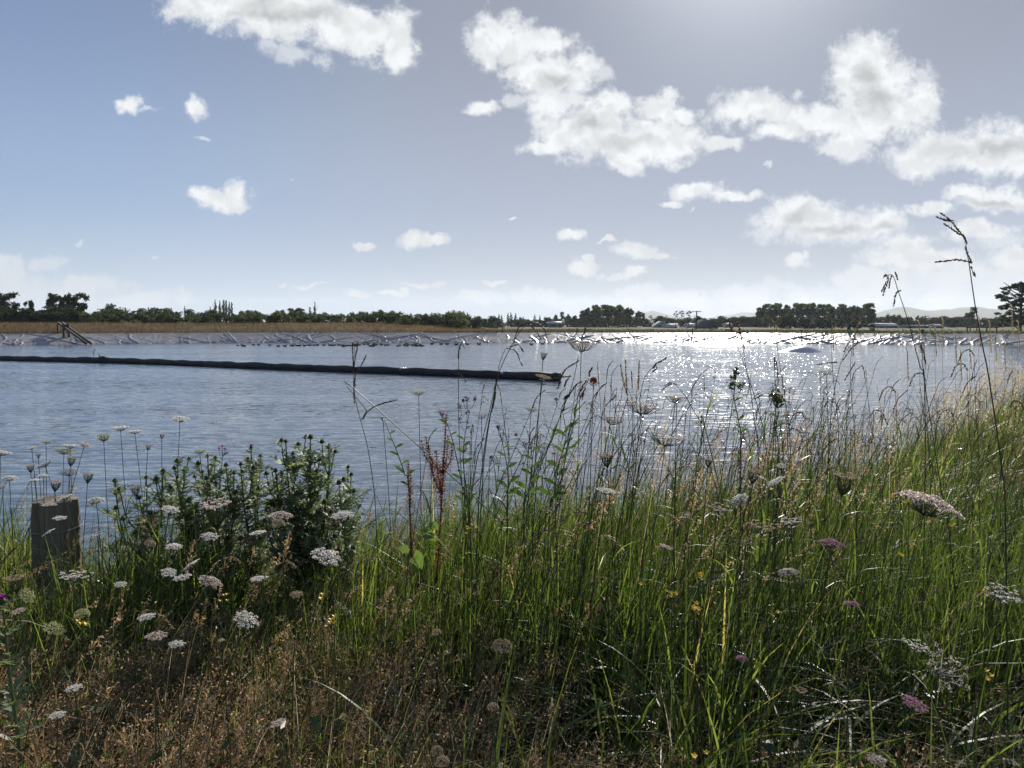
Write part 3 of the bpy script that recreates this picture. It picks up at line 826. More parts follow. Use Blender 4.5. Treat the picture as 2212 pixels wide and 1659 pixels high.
# leafy weeds at the rim of the far right liner
mb = MB()
xy, o_s = on_bank(900, 4.0, 6, 42, 140)
zz = ground_z(xy[:, 0], xy[:, 1])
for (x, y), z in zip(xy, zz):
    k = 14; P_ = np.array([x, y, z + 0.2]) + rng.normal(size=(k, 3)) * (0.35, 0.35, 0.2)
    leaves(mb, P_, 0.10, rng)
tag(mb.build('bank_weeds', m_mid, smooth=False), 'low leafy weeds along the rim of the far right bank', 'weeds', kind='stuff')

# ------------------------------------------------------------------ things on the far side
m_wood = solid_mat('weathered_wood', (0.045, 0.038, 0.03), (0.11, 0.095, 0.075), 5, 0.85, 0.2, bump=0.5, stretch=(1, 1, 0.15))
m_palewood = solid_mat('pale_edge_wood', (0.16, 0.145, 0.12), (0.24, 0.22, 0.18), 8, 0.8, 0.3)
def beam(mb, a, b, w, h, al=0.5):
    a = np.array(a, float); b = np.array(b, float); d = b - a; L = np.linalg.norm(d); q = Vector(d).to_track_quat('X', 'Z')
    box(mb, (a + b) / 2, (L, w, h), q.to_matrix(), al)
# wooden ramp down the liner
base = Pp(252, 1310, 106); gx, gy = base.x, 106.0
e = empty('wooden_ramp', (gx, gy, float(ground_z(gx, gy)[0])))
tag(e, 'old wooden ramp on posts running down the liner into the water', 'ramp')
o3 = Vector(e.location)
def rel(v): return np.array(Vector(v) - o3)
top, bot = Pp(237, 1272, 107), Pp(350, 1353, 101.5); side = Vector((0.38, 0.38, 0))
for sg in (-1, 1):
    mb = MB(); beam(mb, rel(top + side * sg * 0.5), rel(bot + side * sg * 0.5), 0.10, 0.28); mb.build('side_beam', m_wood, e)
    mb = MB(); beam(mb, rel(top + side * sg * 0.5 + Vector((0, 0, .16))), rel(bot + side * sg * 0.5 + Vector((0, 0, .16))), 0.12, 0.03); mb.build('edge_board', m_palewood, e)
    mb = MB(); beam(mb, rel(Pp(238, 1276, 107) + side * sg * 0.6), rel(Pp(238, 1276, 107) + side * sg * 0.6) * (1, 1, 0) + (0, 0, -0.5), 0.2, 0.2); mb.build('post', m_wood, e)
    c = Pp(260, 1280, 105.6) + side * sg * 0.6
    mb = MB(); beam(mb, rel(c + Vector((0, 0, .25))), rel(c) * (1, 1, 0) + (0, 0, -1.0), 0.24, 0.24); mb.build('post', m_wood, e)
mb = MB()
for t in np.linspace(0.02, 0.98, 44):
    c = top.lerp(bot, t); beam(mb, rel(c - side * 0.5), rel(c + side * 0.5), 0.16, 0.05)
mb.build('tread', m_wood, e)
mb = MB(); c = Pp(260, 1280, 105.6); beam(mb, rel(c - side * 0.75), rel(c + side * 0.75), 0.22, 0.22); mb.build('cross_beam', m_wood, e)
# pale ladder strip lying on the liner
m_pale = solid_mat('pale_plastic', (0.5, 0.5, 0.5), (0.62, 0.62, 0.6), 4, 0.5, 0.4)
mb = MB(); mbr = MB()
i_s = s0
def liner_pt(px, frac):
    u = (px - 2016) / 3000.0
    ss = np.linspace(s0, s1, 3000); pp, nn = at_arc(ss); v = 4.0 * frac; q = pp + nn * v
    k = np.argmin(abs(q[:, 0] / q[:, 1] - u)); return np.array([q[k, 0], q[k, 1], CREST * frac + 0.16]), nn[k]
a_, n_ = liner_pt(893, 1.0); b_, _ = liner_pt(928, 0.02)
e = empty('liner_ladder', a_); tag(e, 'pale webbing ladder lying flat on the far liner left of the ducks', 'ladder')
tn_ = np.array([n_[1], -n_[0], 0])
for sg in (-0.28, 0.28):
    mb = MB(); beam(mb, tn_ * sg, b_ - a_ + tn_ * sg, 0.06, 0.04); mb.build('side_rail', m_pale, e)
mb = MB()
for t in np.linspace(0.05, 0.95, 8): beam(mb, (b_ - a_) * t - tn_ * 0.28, (b_ - a_) * t + tn_ * 0.28, 0.12, 0.05)
mb.build('rung', m_pale, e)

# posts on the far bank
def far_post(px, ptop, d, w=0.2, label=None, grp=None):
    x = (px - 2016) / 3000 * d; g = float(ground_z(x, d)[0]); zt = CAM_Z + (1275 - ptop) / 3000 * d
    mb = MB(); tube(mb, [(0, 0, -0.3), (0, 0, (zt - g) * .5), (0.02, 0, zt - g)], w / 2, 8)
    o = mb.build('fence_post', m_wood, loc=(x, d, g)); o['category'] = 'post'; o['group'] = grp or 'posts on the far bank'
    return o
fp = [far_post(px, t, d, w) for px, t, d, w in ((1978, 1290, 119, .18), (2271, 1290, 117, .16), (2303, 1290, 117, .3), (2725, 1293, 114, .2), (3152, 1298, 109, .2), (3627, 1296, 107, .22), (3815, 1290, 120, .14), (3345, 1285, 135, .14))]
number_off(fp, 'the short wooden posts along the far bank')
# gate with a yellow sign
gx0, gx1, d = (3338 - 2016) / 3000 * 112, (3436 - 2016) / 3000 * 112, 112
g = float(ground_z((gx0 + gx1) / 2, d)[0])
e = empty('wooden_gate', ((gx0 + gx1) / 2, d, g)); tag(e, 'dark wooden yard rail with a small yellow sign on the far right bank', 'gate')
hw = (gx1 - gx0) / 2
for x, w, h in ((-hw, 0.42, 1.25), (hw, 0.22, 1.05), (-hw * 0.55, 0.12, 0.9), (-hw * 0.3, 0.1, 0.9)):
    mb = MB(); box(mb, (x, 0, h / 2 - 0.1), (w, 0.2, h + 0.2)); mb.build('post', m_wood, e)
mb = MB(); box(mb, (0, -0.12, 1.12), (2 * hw, 0.06, 0.28)); mb.build('rail', m_wood, e)
mb = MB(); box(mb, (0, -0.12, 0.45), (2 * hw, 0.05, 0.12)); mb.build('rail', m_wood, e)
m_yel = solid_mat('yellow_sign_paint', (0.55, 0.36, 0.03), (0.6, 0.4, 0.04), 3, 0.5)
mb = MB(); box(mb, (hw * 0.78, -0.18, 0.72), (0.62, 0.03, 0.4)); mb.build('sign', m_yel, e)
# long low rail at the right
mb = MB(); box(mb, (0, 0, 0.9), (5.2, 0.12, 0.2))
for x in (-2.4, -0.8, 0.8, 2.4): box(mb, (x, 0.065, 0.5), (0.14, 0.2, 1.1))
x = (3862 - 2016) / 3000 * 125
o = mb.build('wooden_rail', m_wood, loc=(x, 125, float(ground_z(x, 125)[0]))); tag(o, 'long low wooden rail in the field left of the big pine', 'rail')

# buildings
m_roofw = solid_mat('light_metal_roof', (0.38, 0.39, 0.38), (0.46, 0.46, 0.45), 0.8, 0.6, 0.3)
m_roofd = solid_mat('dark_roof', (0.035, 0.045, 0.04), (0.06, 0.07, 0.065), 2, 0.6)
m_wallb = solid_mat('blue_grey_cladding', (0.09, 0.11, 0.12), (0.12, 0.14, 0.15), 2, 0.8)
m_wallp = solid_mat('pale_cladding', (0.2, 0.2, 0.19), (0.26, 0.26, 0.25), 2, 0.8)
m_walld = solid_mat('dark_cladding', (0.05, 0.055, 0.06), (0.08, 0.085, 0.09), 2, 0.7)
m_glass = solid_mat('window_glass', (0.02, 0.025, 0.03), None, 1, 0.1, 0.6)
def house(px0, px1, ptop, pbase, d, depth, roof_h, label, wall, roof, ridge_x=True, name='house', nwin=2, door=True, rot=0.0, cat='house'):
    x0, x1 = (px0 - 2016) / 3000 * d, (px1 - 2016) / 3000 * d
    zt = CAM_Z + (1275 - ptop) / 3000 * d; zb = 1.2
    g = min(zb, CAM_Z + (1275 - pbase) / 3000 * d) if pbase else zb
    W_ = x1 - x0; H_ = zt - zb - roof_h
    e = empty(name, ((x0 + x1) / 2, d, zb), rot); tag(e, label, cat)
    mb = MB(); box(mb, (0, 0, H_ / 2 - 0.2), (W_, depth, H_ + 0.4)); 
    if ridge_x:
        for s in (-1, 1):
            xg = s * W_ / 2
            mb.add([(xg, -depth / 2, H_), (xg, depth / 2, H_), (xg, 0, H_ + roof_h)], [[0, 1, 2]])
    else:
        for s in (-1, 1):
            yg = s * depth / 2
            mb.add([(-W_ / 2, yg, H_), (W_ / 2, yg, H_), (0, yg, H_ + roof_h)], [[0, 1, 2]])
    mb.build('wall', wall, e, smooth=False)
    mb = MB(); ov = 0.35; t = 0.12
    if ridge_x:
        for s in (-1, 1):
            A = [(-W_ / 2 - ov, s * (depth / 2 + ov), H_ - ov * roof_h / (depth / 2)), (W_ / 2 + ov, s * (depth / 2 + ov), H_ - ov * roof_h / (depth / 2)), (W_ / 2 + ov, 0, H_ + roof_h), (-W_ / 2 - ov, 0, H_ + roof_h)]
            A = np.array(A); B = A + (0, 0, t); mb.add(np.concatenate([A, B]), [[0, 1, 2, 3], [4, 5, 6, 7], [0, 1, 5, 4], [1, 2, 6, 5], [3, 0, 4, 7]])
    else:
        for s in (-1, 1):
            A = [(s * (W_ / 2 + ov), -depth / 2 - ov, H_ - ov * roof_h / (W_ / 2)), (s * (W_ / 2 + ov), depth / 2 + ov, H_ - ov * roof_h / (W_ / 2)), (0, depth / 2 + ov, H_ + roof_h), (0, -depth / 2 - ov, H_ + roof_h)]
            A = np.array(A); B = A + (0, 0, t); mb.add(np.concatenate([A, B]), [[0, 1, 2, 3], [4, 5, 6, 7], [0, 1, 5, 4], [1, 2, 6, 5], [3, 0, 4, 7]])
    mb.build('roof', roof, e, smooth=False)
    for i in range(nwin):
        xx = -W_ / 2 + W_ * (i + 0.7) / (nwin + 0.6)
        mb = MB(); box(mb, (xx, -depth / 2 - 0.03, H_ * 0.55), (W_ * 0.10 + 0.5, 0.06, H_ * 0.35)); mb.build('window', m_glass, e, smooth=False)
    if door:
        mb = MB(); box(mb, (W_ * 0.42, -depth / 2 - 0.03, H_ * 0.38), (1.0, 0.06, H_ * 0.76)); mb.build('door', m_walld, e, smooth=False)
    return e
house(2160, 2209, 1267, 0, 300, 6, 0.7, 'blue grey shed with a pale roof before the middle grove', m_wallb, m_roofw, nwin=1, cat='shed', name='shed')
house(1862, 1904, 1266, 0, 330, 8, 1.0, 'low pale house left of the dark conifers', m_wallp, m_roofw)
house(1920, 1946, 1268, 0, 340, 7, 1.0, 'small house with a bright roof beside the conifers', m_wallp, m_roofw, nwin=1)
house(2575, 2622, 1266, 0, 300, 8, 1.6, 'pale gabled house behind the thin pines', m_wallp, m_roofw, ridge_x=False)
house(2618, 2655, 1276, 0, 280, 6, 0.9, 'low white roofed shed right of the gabled house', m_wallp, m_roofw, nwin=1, name='shed', cat='shed')
house(2700, 2728, 1274, 0, 285, 6, 0.9, 'small bright roofed shed left of the power pole', m_wallp, m_roofw, nwin=1, name='shed', cat='shed')
house(2752, 2800, 1261, 0, 235, 7, 1.8, 'dark gabled barn right of the power pole', m_walld, m_roofd, ridge_x=False, nwin=1, name='barn', cat='barn', rot=0.35)
house(2852, 2872, 1273, 0, 300, 5, 0.6, 'tiny pale hut left of the right grove', m_wallp, m_roofw, nwin=0, door=False, name='hut', cat='hut')
house(3432, 3512, 1274, 0, 260, 7, 0.8, 'long low shed with a bright roof right of the right grove', m_wallb, m_roofw, nwin=3, name='shed', cat='shed')
house(3552, 3656, 1281, 0, 250, 5, 0.5, 'long blue grey shed behind the second power pole', m_wallb, m_wallb, nwin=3, name='shed', cat='shed')
house(3664, 3690, 1278, 0, 245, 5, 0.5, 'small white roofed shed right of the second power pole', m_wallp, m_roofw, nwin=1, name='shed', cat='shed')
house(690, 716, 1264, 0, 205, 7, 0.8, 'pale roofed shed half hidden by the willow shrubs', m_wallp, m_roofw, nwin=1, name='shed', cat='shed')
# power poles
def pole(px, ptop, d, label, box_=True):
    x = (px - 2016) / 3000 * d; g = 1.2; h = CAM_Z + (1275 - ptop) / 3000 * d - g
    e = empty('power_pole', (x, d, g)); tag(e, label, 'power pole', 'power poles in the far field')
    mb = MB(); tube(mb, [(0, 0, -0.5), (0, 0, h / 2), (0, 0, h)], [0.2, 0.17, 0.13], 8); mb.build('pole', m_wood, e)
    mb = MB(); box(mb, (0, 0, h - 0.25), (2.4, 0.12, 0.14)); mb.build('crossarm', m_wood, e)
    for sx_ in (-1.1, -0.5, 0.5, 1.1):
        mb = MB(); tube(mb, [(sx_, 0, h - 0.2), (sx_, 0, h + 0.02)], 0.05, 6); mb.build('insulator', m_wallp, e)
    if box_:
        mb = MB(); box(mb, (0.45, 0, h - 1.9), (0.75, 0.6, 0.95)); mb.build('transformer', m_walld, e, smooth=False)
        mb = MB(); box(mb, (-0.1, 0, h - 1.35), (1.3, 0.12, 0.12)); mb.build('crossarm', m_wood, e)
    return Vector((x, d, g + h))
pa = pole(2740, 1224, 195, 'wooden power pole with a transformer box beside the barn')
pb = pole(3638, 1243, 235, 'plain wooden power pole right of the right grove', False)
m_wire = solid_mat('wire', (0.03, 0.03, 0.03), None, 1, 0.5)
for k_, dx in enumerate((-1.0, 1.0)):
    a = pa + Vector((dx, 0, 0)); b = Vector((70, 330, 10.5 + 0.2 * dx))
    pts = [a.lerp(b, t) - Vector((0, 0, 1.3 * 4 * t * (1 - t))) for t in np.linspace(0, 1, 14)]
    mb = MB(); tube(mb, pts, 0.02, 4); o = mb.build('power_line', m_wire)
    tag(o, ('left' if dx < 0 else 'right') + ' hand wire running from the power pole behind the right grove', 'power line', 'power lines')

# ------------------------------------------------------------------ inflated humps of liner in the water
m_hump = solid_mat('wet_liner', (0.42, 0.42, 0.43), (0.5, 0.5, 0.5), 1.2, 0.33, 0.6)
def hump(px0, px1, ptop, pbase, label):
    d = CAM_Z * 3000 / (pbase - 1275); x0, x1 = (px0 - 2016) / 3000 * d, (px1 - 2016) / 3000 * d
    h = (pbase - ptop) / 3000 * d; mb = MB()
    nu, nv = 40, 14; V = []
    for i in range(nv + 1):
        rr = i / nv
        for j in range(nu):
            a = 2 * math.pi * j / nu
            V.append((math.cos(a) * rr * (x1 - x0) / 2 * (1 + 0.06 * math.sin(2 * a + 1)), math.sin(a) * rr * (x1 - x0) * 0.3, h * (1.12 * (1 - rr ** 2) ** 1.3 * (1 + 0.12 * math.cos(a)) - 0.12)))
    f = [[i * nu + j, (i + 1) * nu + j, (i + 1) * nu + (j + 1) % nu, i * nu + (j + 1) % nu] for i in range(nv) for j in range(nu)]
    mb.add(V, f); o = mb.build('liner_hump', m_hump, loc=((x0 + x1) / 2, d + (x1 - x0) * 0.3, 0)); tag(o, label, 'liner hump', 'humps of liner in the water')
hump(2690, 3010, 1341, 1362, 'longer shiny hump of liner bulging from the water by the far bank')
hump(3075, 3275, 1363, 1387, 'shorter shiny hump of liner nearer the viewer in the glitter')

# ------------------------------------------------------------------ floating boom
m_boom = solid_mat('black_boom', (0.008, 0.009, 0.010), (0.020, 0.021, 0.024), 3, 0.55, 0.3, bump=0.3)
bp = [(-60, 1417), (0, 1418.5), (550, 1432), (1100, 1455), (1700, 1478), (2205, 1500)]
bx = []
for px, py in bp:
    d = CAM_Z * 3000 / (py - 1275); bx.append(((px - 2016) / 3000 * d, d, 0.0))
bl = catmull(bx, 12)
seg_ = np.concatenate([[0], np.cumsum(np.linalg.norm(np.diff(bl, axis=0), axis=1))])
def bpt(s): return np.array([np.interp(s, seg_, bl[:, k]) for k in range(3)])
e = empty('floating_boom', bl[len(bl) // 2]); tag(e, 'long black floating boom stretched across the pond', 'boom')
ob = np.array(bl[len(bl) // 2])
L_ = seg_[-1]; ns = 15; rb = random.Random(4)
for i in range(ns):
    a, b = L_ * i / ns, L_ * (i + 1) / ns
    ts = np.linspace(a + 0.02, b - 0.02, 9); pts = np.array([bpt(t) for t in ts]) - ob
    pts[:, 2] += 0.15 + 0.02 * np.sin(np.linspace(0, 9, 9) + i * 2) + rb.uniform(-0.015, 0.015)
    rd = np.array([0.19, 0.22, 0.23, 0.235, 0.23, 0.235, 0.23, 0.22, 0.19]) * rb.uniform(0.93, 1.05)
    mb = MB(); tube(mb, pts, rd, 12); mb.build('float', m_boom, e)
    if i in (11, 13):
        c = bpt(b) - ob; mb = MB(); 
        for q_ in range(10): box(mb, c + np.array([rb.uniform(-.15, .15), rb.uniform(-.1, 0), 0.3 + rb.uniform(-.06, .06)]), (0.14, 0.08, 0.03), Euler((rb.uniform(-1, 1), rb.uniform(-1, 1), rb.uniform(0, 3))))
        mb.build('tie_strap', m_pale, e)
mb = MB()
tube(mb, [bpt(L_ - 0.5) - ob + (0, 0, 0.14), bpt(L_ - 0.2) - ob + (0, 0, 0.2), bpt(L_) - ob + (0.0, 0, 0.2)], [0.2, 0.24, 0.2], 10); mb.build('end_cap', m_boom, e)
# twig and small bird on the boom
s_b = np.interp(385, [0, 550], [0, 1]) 
d = CAM_Z * 3000 / (1428 - 1275); x = (382 - 2016) / 3000 * d
mb = MB(); 
for a_, b_ in (((0, 0, 0), (0.03, 0, 0.75)), ((0.01, 0, 0.3), (-0.14, 0, 0.6)), ((0.02, 0, 0.45), (0.16, 0, 0.7))): tube(mb, [a_, ((np.array(a_) + b_) / 2) + (0.02, 0, 0), b_], 0.018, 5)
zb_ = 0.3
tag(mb.build('twig', m_wood, loc=(x - 0.25, d, zb_)), 'forked twig standing upright on the black boom', 'twig')

# ------------------------------------------------------------------ ducks
def duck_mesh(seed, head=True):
    r = random.Random(seed); mb = MB()
    prof = [(-0.27, 0.14, 0.015), (-0.2, 0.115, 0.05), (-0.1, 0.085, 0.088), (0.02, 0.07, 0.105), (0.12, 0.075, 0.095), (0.19, 0.095, 0.055), (0.21, 0.1, 0.02)]
    tube(mb, [(x, 0, z) for x, z, _ in prof], [q for _, _, q in prof], 10)
    tube(mb, [(0.12, 0, 0.10), (0.165, 0, 0.16), (0.18, 0, 0.215), (0.2, 0, 0.245)], [0.055, 0.036, 0.034, 0.03], 8)
    tube(mb, [(0.165, 0, 0.245), (0.185, 0, 0.255), (0.215, 0, 0.255), (0.24, 0, 0.245)], [0.02, 0.045, 0.043, 0.018], 8)
    return mb
m_duck = solid_mat('duck_plumage', (0.018, 0.014, 0.012), (0.05, 0.04, 0.032), 12, 0.7, 0.2)
m_bill = solid_mat('duck_bill', (0.10, 0.05, 0.03), None, 5, 0.5)
dm = duck_mesh(1).mesh('body', m_duck)
bb = MB(); box(bb, (0.265, 0, 0.237), (0.06, 0.032, 0.014)); bm_ = bb.mesh('bill', m_bill)
ducks = []
def duck(px, py, rz, s=1.0):
    py += 4; d = CAM_Z * 3000 / (py - 1275); e = empty('duck', ((px - 2016) / 3000 * d, d, 0), rz); e.scale = (s, s, s)
    inst('body', dm, e); inst('bill', bm_, e); e['category'] = 'duck'; e['group'] = 'ducks resting on the far water'; ducks.append(e)
rd_ = random.Random(12)
xs_ = [937, 955, 962, 999, 1019, 1063, 1096, 1122, 1148, 1155, 1170, 1180, 1200, 1216, 1222, 1237, 1250, 1252, 1276, 1300, 1310, 1320, 1335, 1349, 1352, 1362, 1372, 1384]
for x in xs_: duck(x, 1358.5 + rd_.uniform(-4, 3), rd_.choice([0, math.pi]) + rd_.uniform(-.5, .5), rd_.uniform(0.85, 1.1))
for i in range(40):
    x = rd_.choice([rd_.uniform(1390, 1480), rd_.uniform(1440, 1540), rd_.uniform(1560, 1680)])
    duck(x, 1356 + rd_.uniform(-5, 5), rd_.choice([0, math.pi]) + rd_.uniform(-.5, .5), rd_.uniform(0.85, 1.1))
for x in (1702, 1738, 1797, 1841, 1886, 1761, 2093, 2136): duck(x, 1353 + rd_.uniform(-1, 1.5), rd_.choice([0, math.pi]), 1.2)
number_off(ducks, 'the small dark ducks resting on the far water')
e = empty('small_bird', (x + 0.0, 0, 0)); e.location = Vector(((400 - 2016) / 3000 * (CAM_Z * 3000 / (1428.5 - 1275)), CAM_Z * 3000 / (1428.5 - 1275) , 0.31)); e.rotation_euler = (0, 0, math.pi)
e.scale = (0.9, 0.9, 1.0); inst('body', dm, e); inst('bill', bm_, e); tag(e, 'small dark water bird perched on the black boom beside the twig', 'bird')

# ================================================================== NEAR BANK VEGETATION
GREEN = [(0.0, (0.018, 0.030, 0.010)), (0.40, (0.060, 0.085, 0.026)), (0.75, (0.145, 0.175, 0.055)), (0.92, (0.24, 0.22, 0.10)), (1.0, (0.34, 0.27, 0.13))]
m_grass = plant_mat('green_grass', GREEN, 0.40, 0.35, 0.52, (1.9, 2.0, 0.9))
m_broad = plant_mat('broad_leaf_grass', GREEN, 0.42, 0.3, 0.5, (1.8, 1.9, 0.9))
m_stem = plant_mat('green_stem', [(0, (0.03, 0.045, 0.018)), (0.6, (0.07, 0.095, 0.035)), (1, (0.14, 0.14, 0.06))], 0.45, 0.5, 0.15)
m_straw = plant_mat('straw', [(0, (0.14, 0.105, 0.05)), (0.5, (0.38, 0.31, 0.18)), (1, (0.66, 0.58, 0.42))], 0.5, 0.4, 0.45, (1.3, 1.2, 1.0))
m_bent = plant_mat('brown_panicle', [(0, (0.11, 0.080, 0.042)), (0.5, (0.29, 0.215, 0.12)), (1, (0.60, 0.49, 0.33))], 0.5, 0.4, 0.45, (1.4, 1.2, 1.0))
m_spike = plant_mat('purple_brown_spike', [(0, (0.035, 0.022, 0.018)), (0.5, (0.10, 0.06, 0.048)), (1, (0.26, 0.19, 0.14))], 0.6, 0.3, 0.25)
m_weed = plant_mat('weed_leaf', [(0, (0.028, 0.05, 0.016)), (0.5, (0.065, 0.10, 0.032)), (1, (0.14, 0.19, 0.06))], 0.4, 0.5, 0.35, (1.4, 1.6, 0.8))
m_white = plant_mat('white_florets', [(0, (0.66, 0.62, 0.56)), (0.5, (0.86, 0.83, 0.78)), (1, (0.93, 0.91, 0.88))], 0.7, 0.2, 0.62, (1.05, 1.05, 1.05))
m_cream = plant_mat('cream_florets', [(0, (0.45, 0.46, 0.25)), (1, (0.75, 0.74, 0.48))], 0.7, 0.2, 0.6, (1.0, 1.0, 0.9))
m_tan = plant_mat('tan_florets', [(0, (0.34, 0.24, 0.15)), (0.5, (0.58, 0.46, 0.32)), (1, (0.74, 0.64, 0.50))], 0.7, 0.2, 0.55, (1.0, 1.0, 1.0))
m_pink = plant_mat('pink_florets', [(0, (0.50, 0.37, 0.33)), (0.5, (0.76, 0.66, 0.59)), (1, (0.88, 0.83, 0.77))], 0.7, 0.2, 0.58, (1.0, 1.0, 1.0))
m_rose = plant_mat('rose_florets', [(0, (0.35, 0.13, 0.20)), (0.5, (0.58, 0.32, 0.40)), (1, (0.75, 0.5, 0.56))], 0.7, 0.2, 0.4, (1.0, 1.0, 1.0))
m_purple = plant_mat('purple_petals', [(0, (0.20, 0.02, 0.22)), (1, (0.45, 0.06, 0.42))], 0.6, 0.2, 0.4, (1.2, 1.0, 1.2))
m_yellow = plant_mat('yellow_petals', [(0, (0.65, 0.42, 0.01)), (1, (0.85, 0.62, 0.03))], 0.5, 0.3, 0.4, (1.0, 1.0, 0.6))
m_thistle = plant_mat('thistle_leaf', [(0, (0.05, 0.075, 0.034)), (0.5, (0.13, 0.165, 0.085)), (1, (0.32, 0.35, 0.23))], 0.55, 0.3, 0.38, (1.4, 1.5, 0.9))
m_thead = plant_mat('thistle_head', [(0, (0.025, 0.035, 0.015)), (0.6, (0.07, 0.085, 0.035)), (1, (0.20, 0.19, 0.09))], 0.5, 0.4, 0.2)
m_dock = plant_mat('dock_seed', [(0, (0.06, 0.015, 0.01)), (0.5, (0.16, 0.045, 0.025)), (1, (0.28, 0.10, 0.05))], 0.6, 0.3, 0.35)

def crest_y(x):          # where the bank starts to fall, ahead of the viewer
    return np.interp(x, [-9, -2.5, 0, 1.0, 3.4, 5.4, 8.2, 30], [3.4, 3.45, 3.6, 4.2, 6.4, 8.3, 11.4, 34])
r0 = np.random.default_rng(21)
def field(n, x0, x1, y0, y1, s_hi=99, s_lo=0.9, r=r0):
    x = r.uniform(x0, x1, n); y = r.uniform(y0, y1, n)
    ok = abs(x) < (y * 0.70 + 0.5)
    x, y = x[ok], y[ok]
    s = sdist(np.stack([x, y], -1)); ok = (s > s_lo) & (s < s_hi)
    x, y, s = x[ok], y[ok], s[ok]
    return x, y, height(x, y, s), s
WIND = 0.5       # most stems lean to the right
def azi(n, spread=0.9, r=r0): return r.normal(WIND * 0.2, spread, n)
def greenness(x, y):        # 0 in the brown patch (front left), 1 in the lush right
    g = sstep(x + 0.35 * (y - 2.2) + 0.5 * (fbm(x * 1.3 + 5, y * 1.3) - 0.5) * 2, -0.9, 0.25)
    g = np.maximum(g, sstep(y, 2.15, 2.85) * 0.85)
    return g

# --- lush green blades
mb = MB()
for (n, a) in ((56000, (-3.2, 4.6, 1.15, 4.2)), (64000, (-1, 9.5, 3.6, 14)), (11000, (-5.5, 1, 2.6, 6))):
    x, y, z, s = field(n, *a)
    g = greenness(x, y)
    gap = 0.06 + 0.94 * sstep(fbm(x * 2.1 + 31, y * 2.1, 3), 0.38, 0.52)
    keep = r0.random(len(x)) < (0.5 + 0.5 * g) * gap
    x, y, z, g, s = x[keep], y[keep], z[keep], g[keep], s[keep]
    near = sstep(y, 1.2, 2.2)
    h = r0.uniform(0.3, 0.88, len(x)) * (0.62 + 0.36 * g) * (0.6 + 0.4 * near) * (0.75 + 0.5 * fbm(x * 1.1, y * 1.1))
    h = np.where(s < 2.4, h * (0.45 + 0.5 * sstep(s, 1.0, 2.6)), h)
    w = r0.uniform(0.003, 0.0105, len(x)) * (0.5 + 0.7 * g) 
    tn = np.clip(0.05 + 0.62 * r0.random(len(x)) ** 1.2 + 0.7 * (fbm(x * 1.6, y * 1.6 + 7) - 0.45) + 0.4 * (r0.random(len(x)) < 0.07), 0, 1)
    lean = r0.uniform(0.05, 0.7, len(x))
    blades(mb, x, y, z - 0.02, h, w, lean, azi(len(x), 1.1) + (r0.random(len(x)) < 0.3) * 3.1, 6, tn, r0, droop=0.42)
x, y, z, s = field(9000, -1.0, 1.9, 2.3, 4.2)
blades(mb, x, y, z - 0.02, r0.uniform(0.45, 0.85, len(x)) * (0.5 + 0.5 * sstep(s, 1.2, 2.7)) * (0.75 + 0.25 * sstep(x, -0.9, 0)), r0.uniform(0.0018, 0.0055, len(x)), r0.uniform(0.03, 0.4, len(x)), azi(len(x), 1.2), 6, np.clip(0.6 * r0.random(len(x)) + 0.5 * (fbm(x * 3, y * 3) - 0.4), 0, 1), r0, droop=0.3)
x, y, z, s = field(9000, -4.5, -0.5, 2.5, 4.6)
blades(mb, x, y, z - 0.02, r0.uniform(0.35, 0.68, len(x)) * (0.5 + 0.5 * sstep(s, 1.2, 2.7)), r0.uniform(0.002, 0.0055, len(x)), r0.uniform(0.1, 0.7, len(x)), azi(len(x), 1.2), 6, np.clip(0.15 + 0.75 * r0.random(len(x)), 0, 1), r0, droop=0.35)
x, y, z, s = field(11000, -0.7, 3.2, 2.7, 6.0, s_hi=4.6, s_lo=1.5)
blades(mb, x, y, z - 0.02, r0.uniform(0.5, 0.86, len(x)) * (0.75 + 0.25 * sstep(s, 1.8, 3)) * (0.8 + 0.2 * sstep(x, -0.6, 0.1)) * (0.8 + 0.4 * fbm(x * 2.2, y * 2.2)), r0.uniform(0.0025, 0.0075, len(x)), r0.uniform(0.1, 0.9, len(x)), azi(len(x), 1.3), 7, np.clip(0.1 + 0.75 * r0.random(len(x)), 0, 1), r0, droop=0.45)
x, y, z, s = field(5200, -0.9, 7, 2.3, 9, s_hi=5.2, s_lo=1.6)
keep = r0.random(len(x)) < 0.15 + 0.85 * sstep(x / y, -0.28, 0.0); x, y, z, s = x[keep], y[keep], z[keep], s[keep]
blades(mb, x, y, z - 0.02, r0.uniform(0.6, 1.12, len(x)) * (0.7 + 0.3 * sstep(s, 1.8, 3)), r0.uniform(0.0018, 0.0048, len(x)), r0.uniform(0.03, 0.45, len(x)), azi(len(x), 1.3), 7, np.clip(0.55 * r0.random(len(x)), 0, 1), r0, droop=0.35)
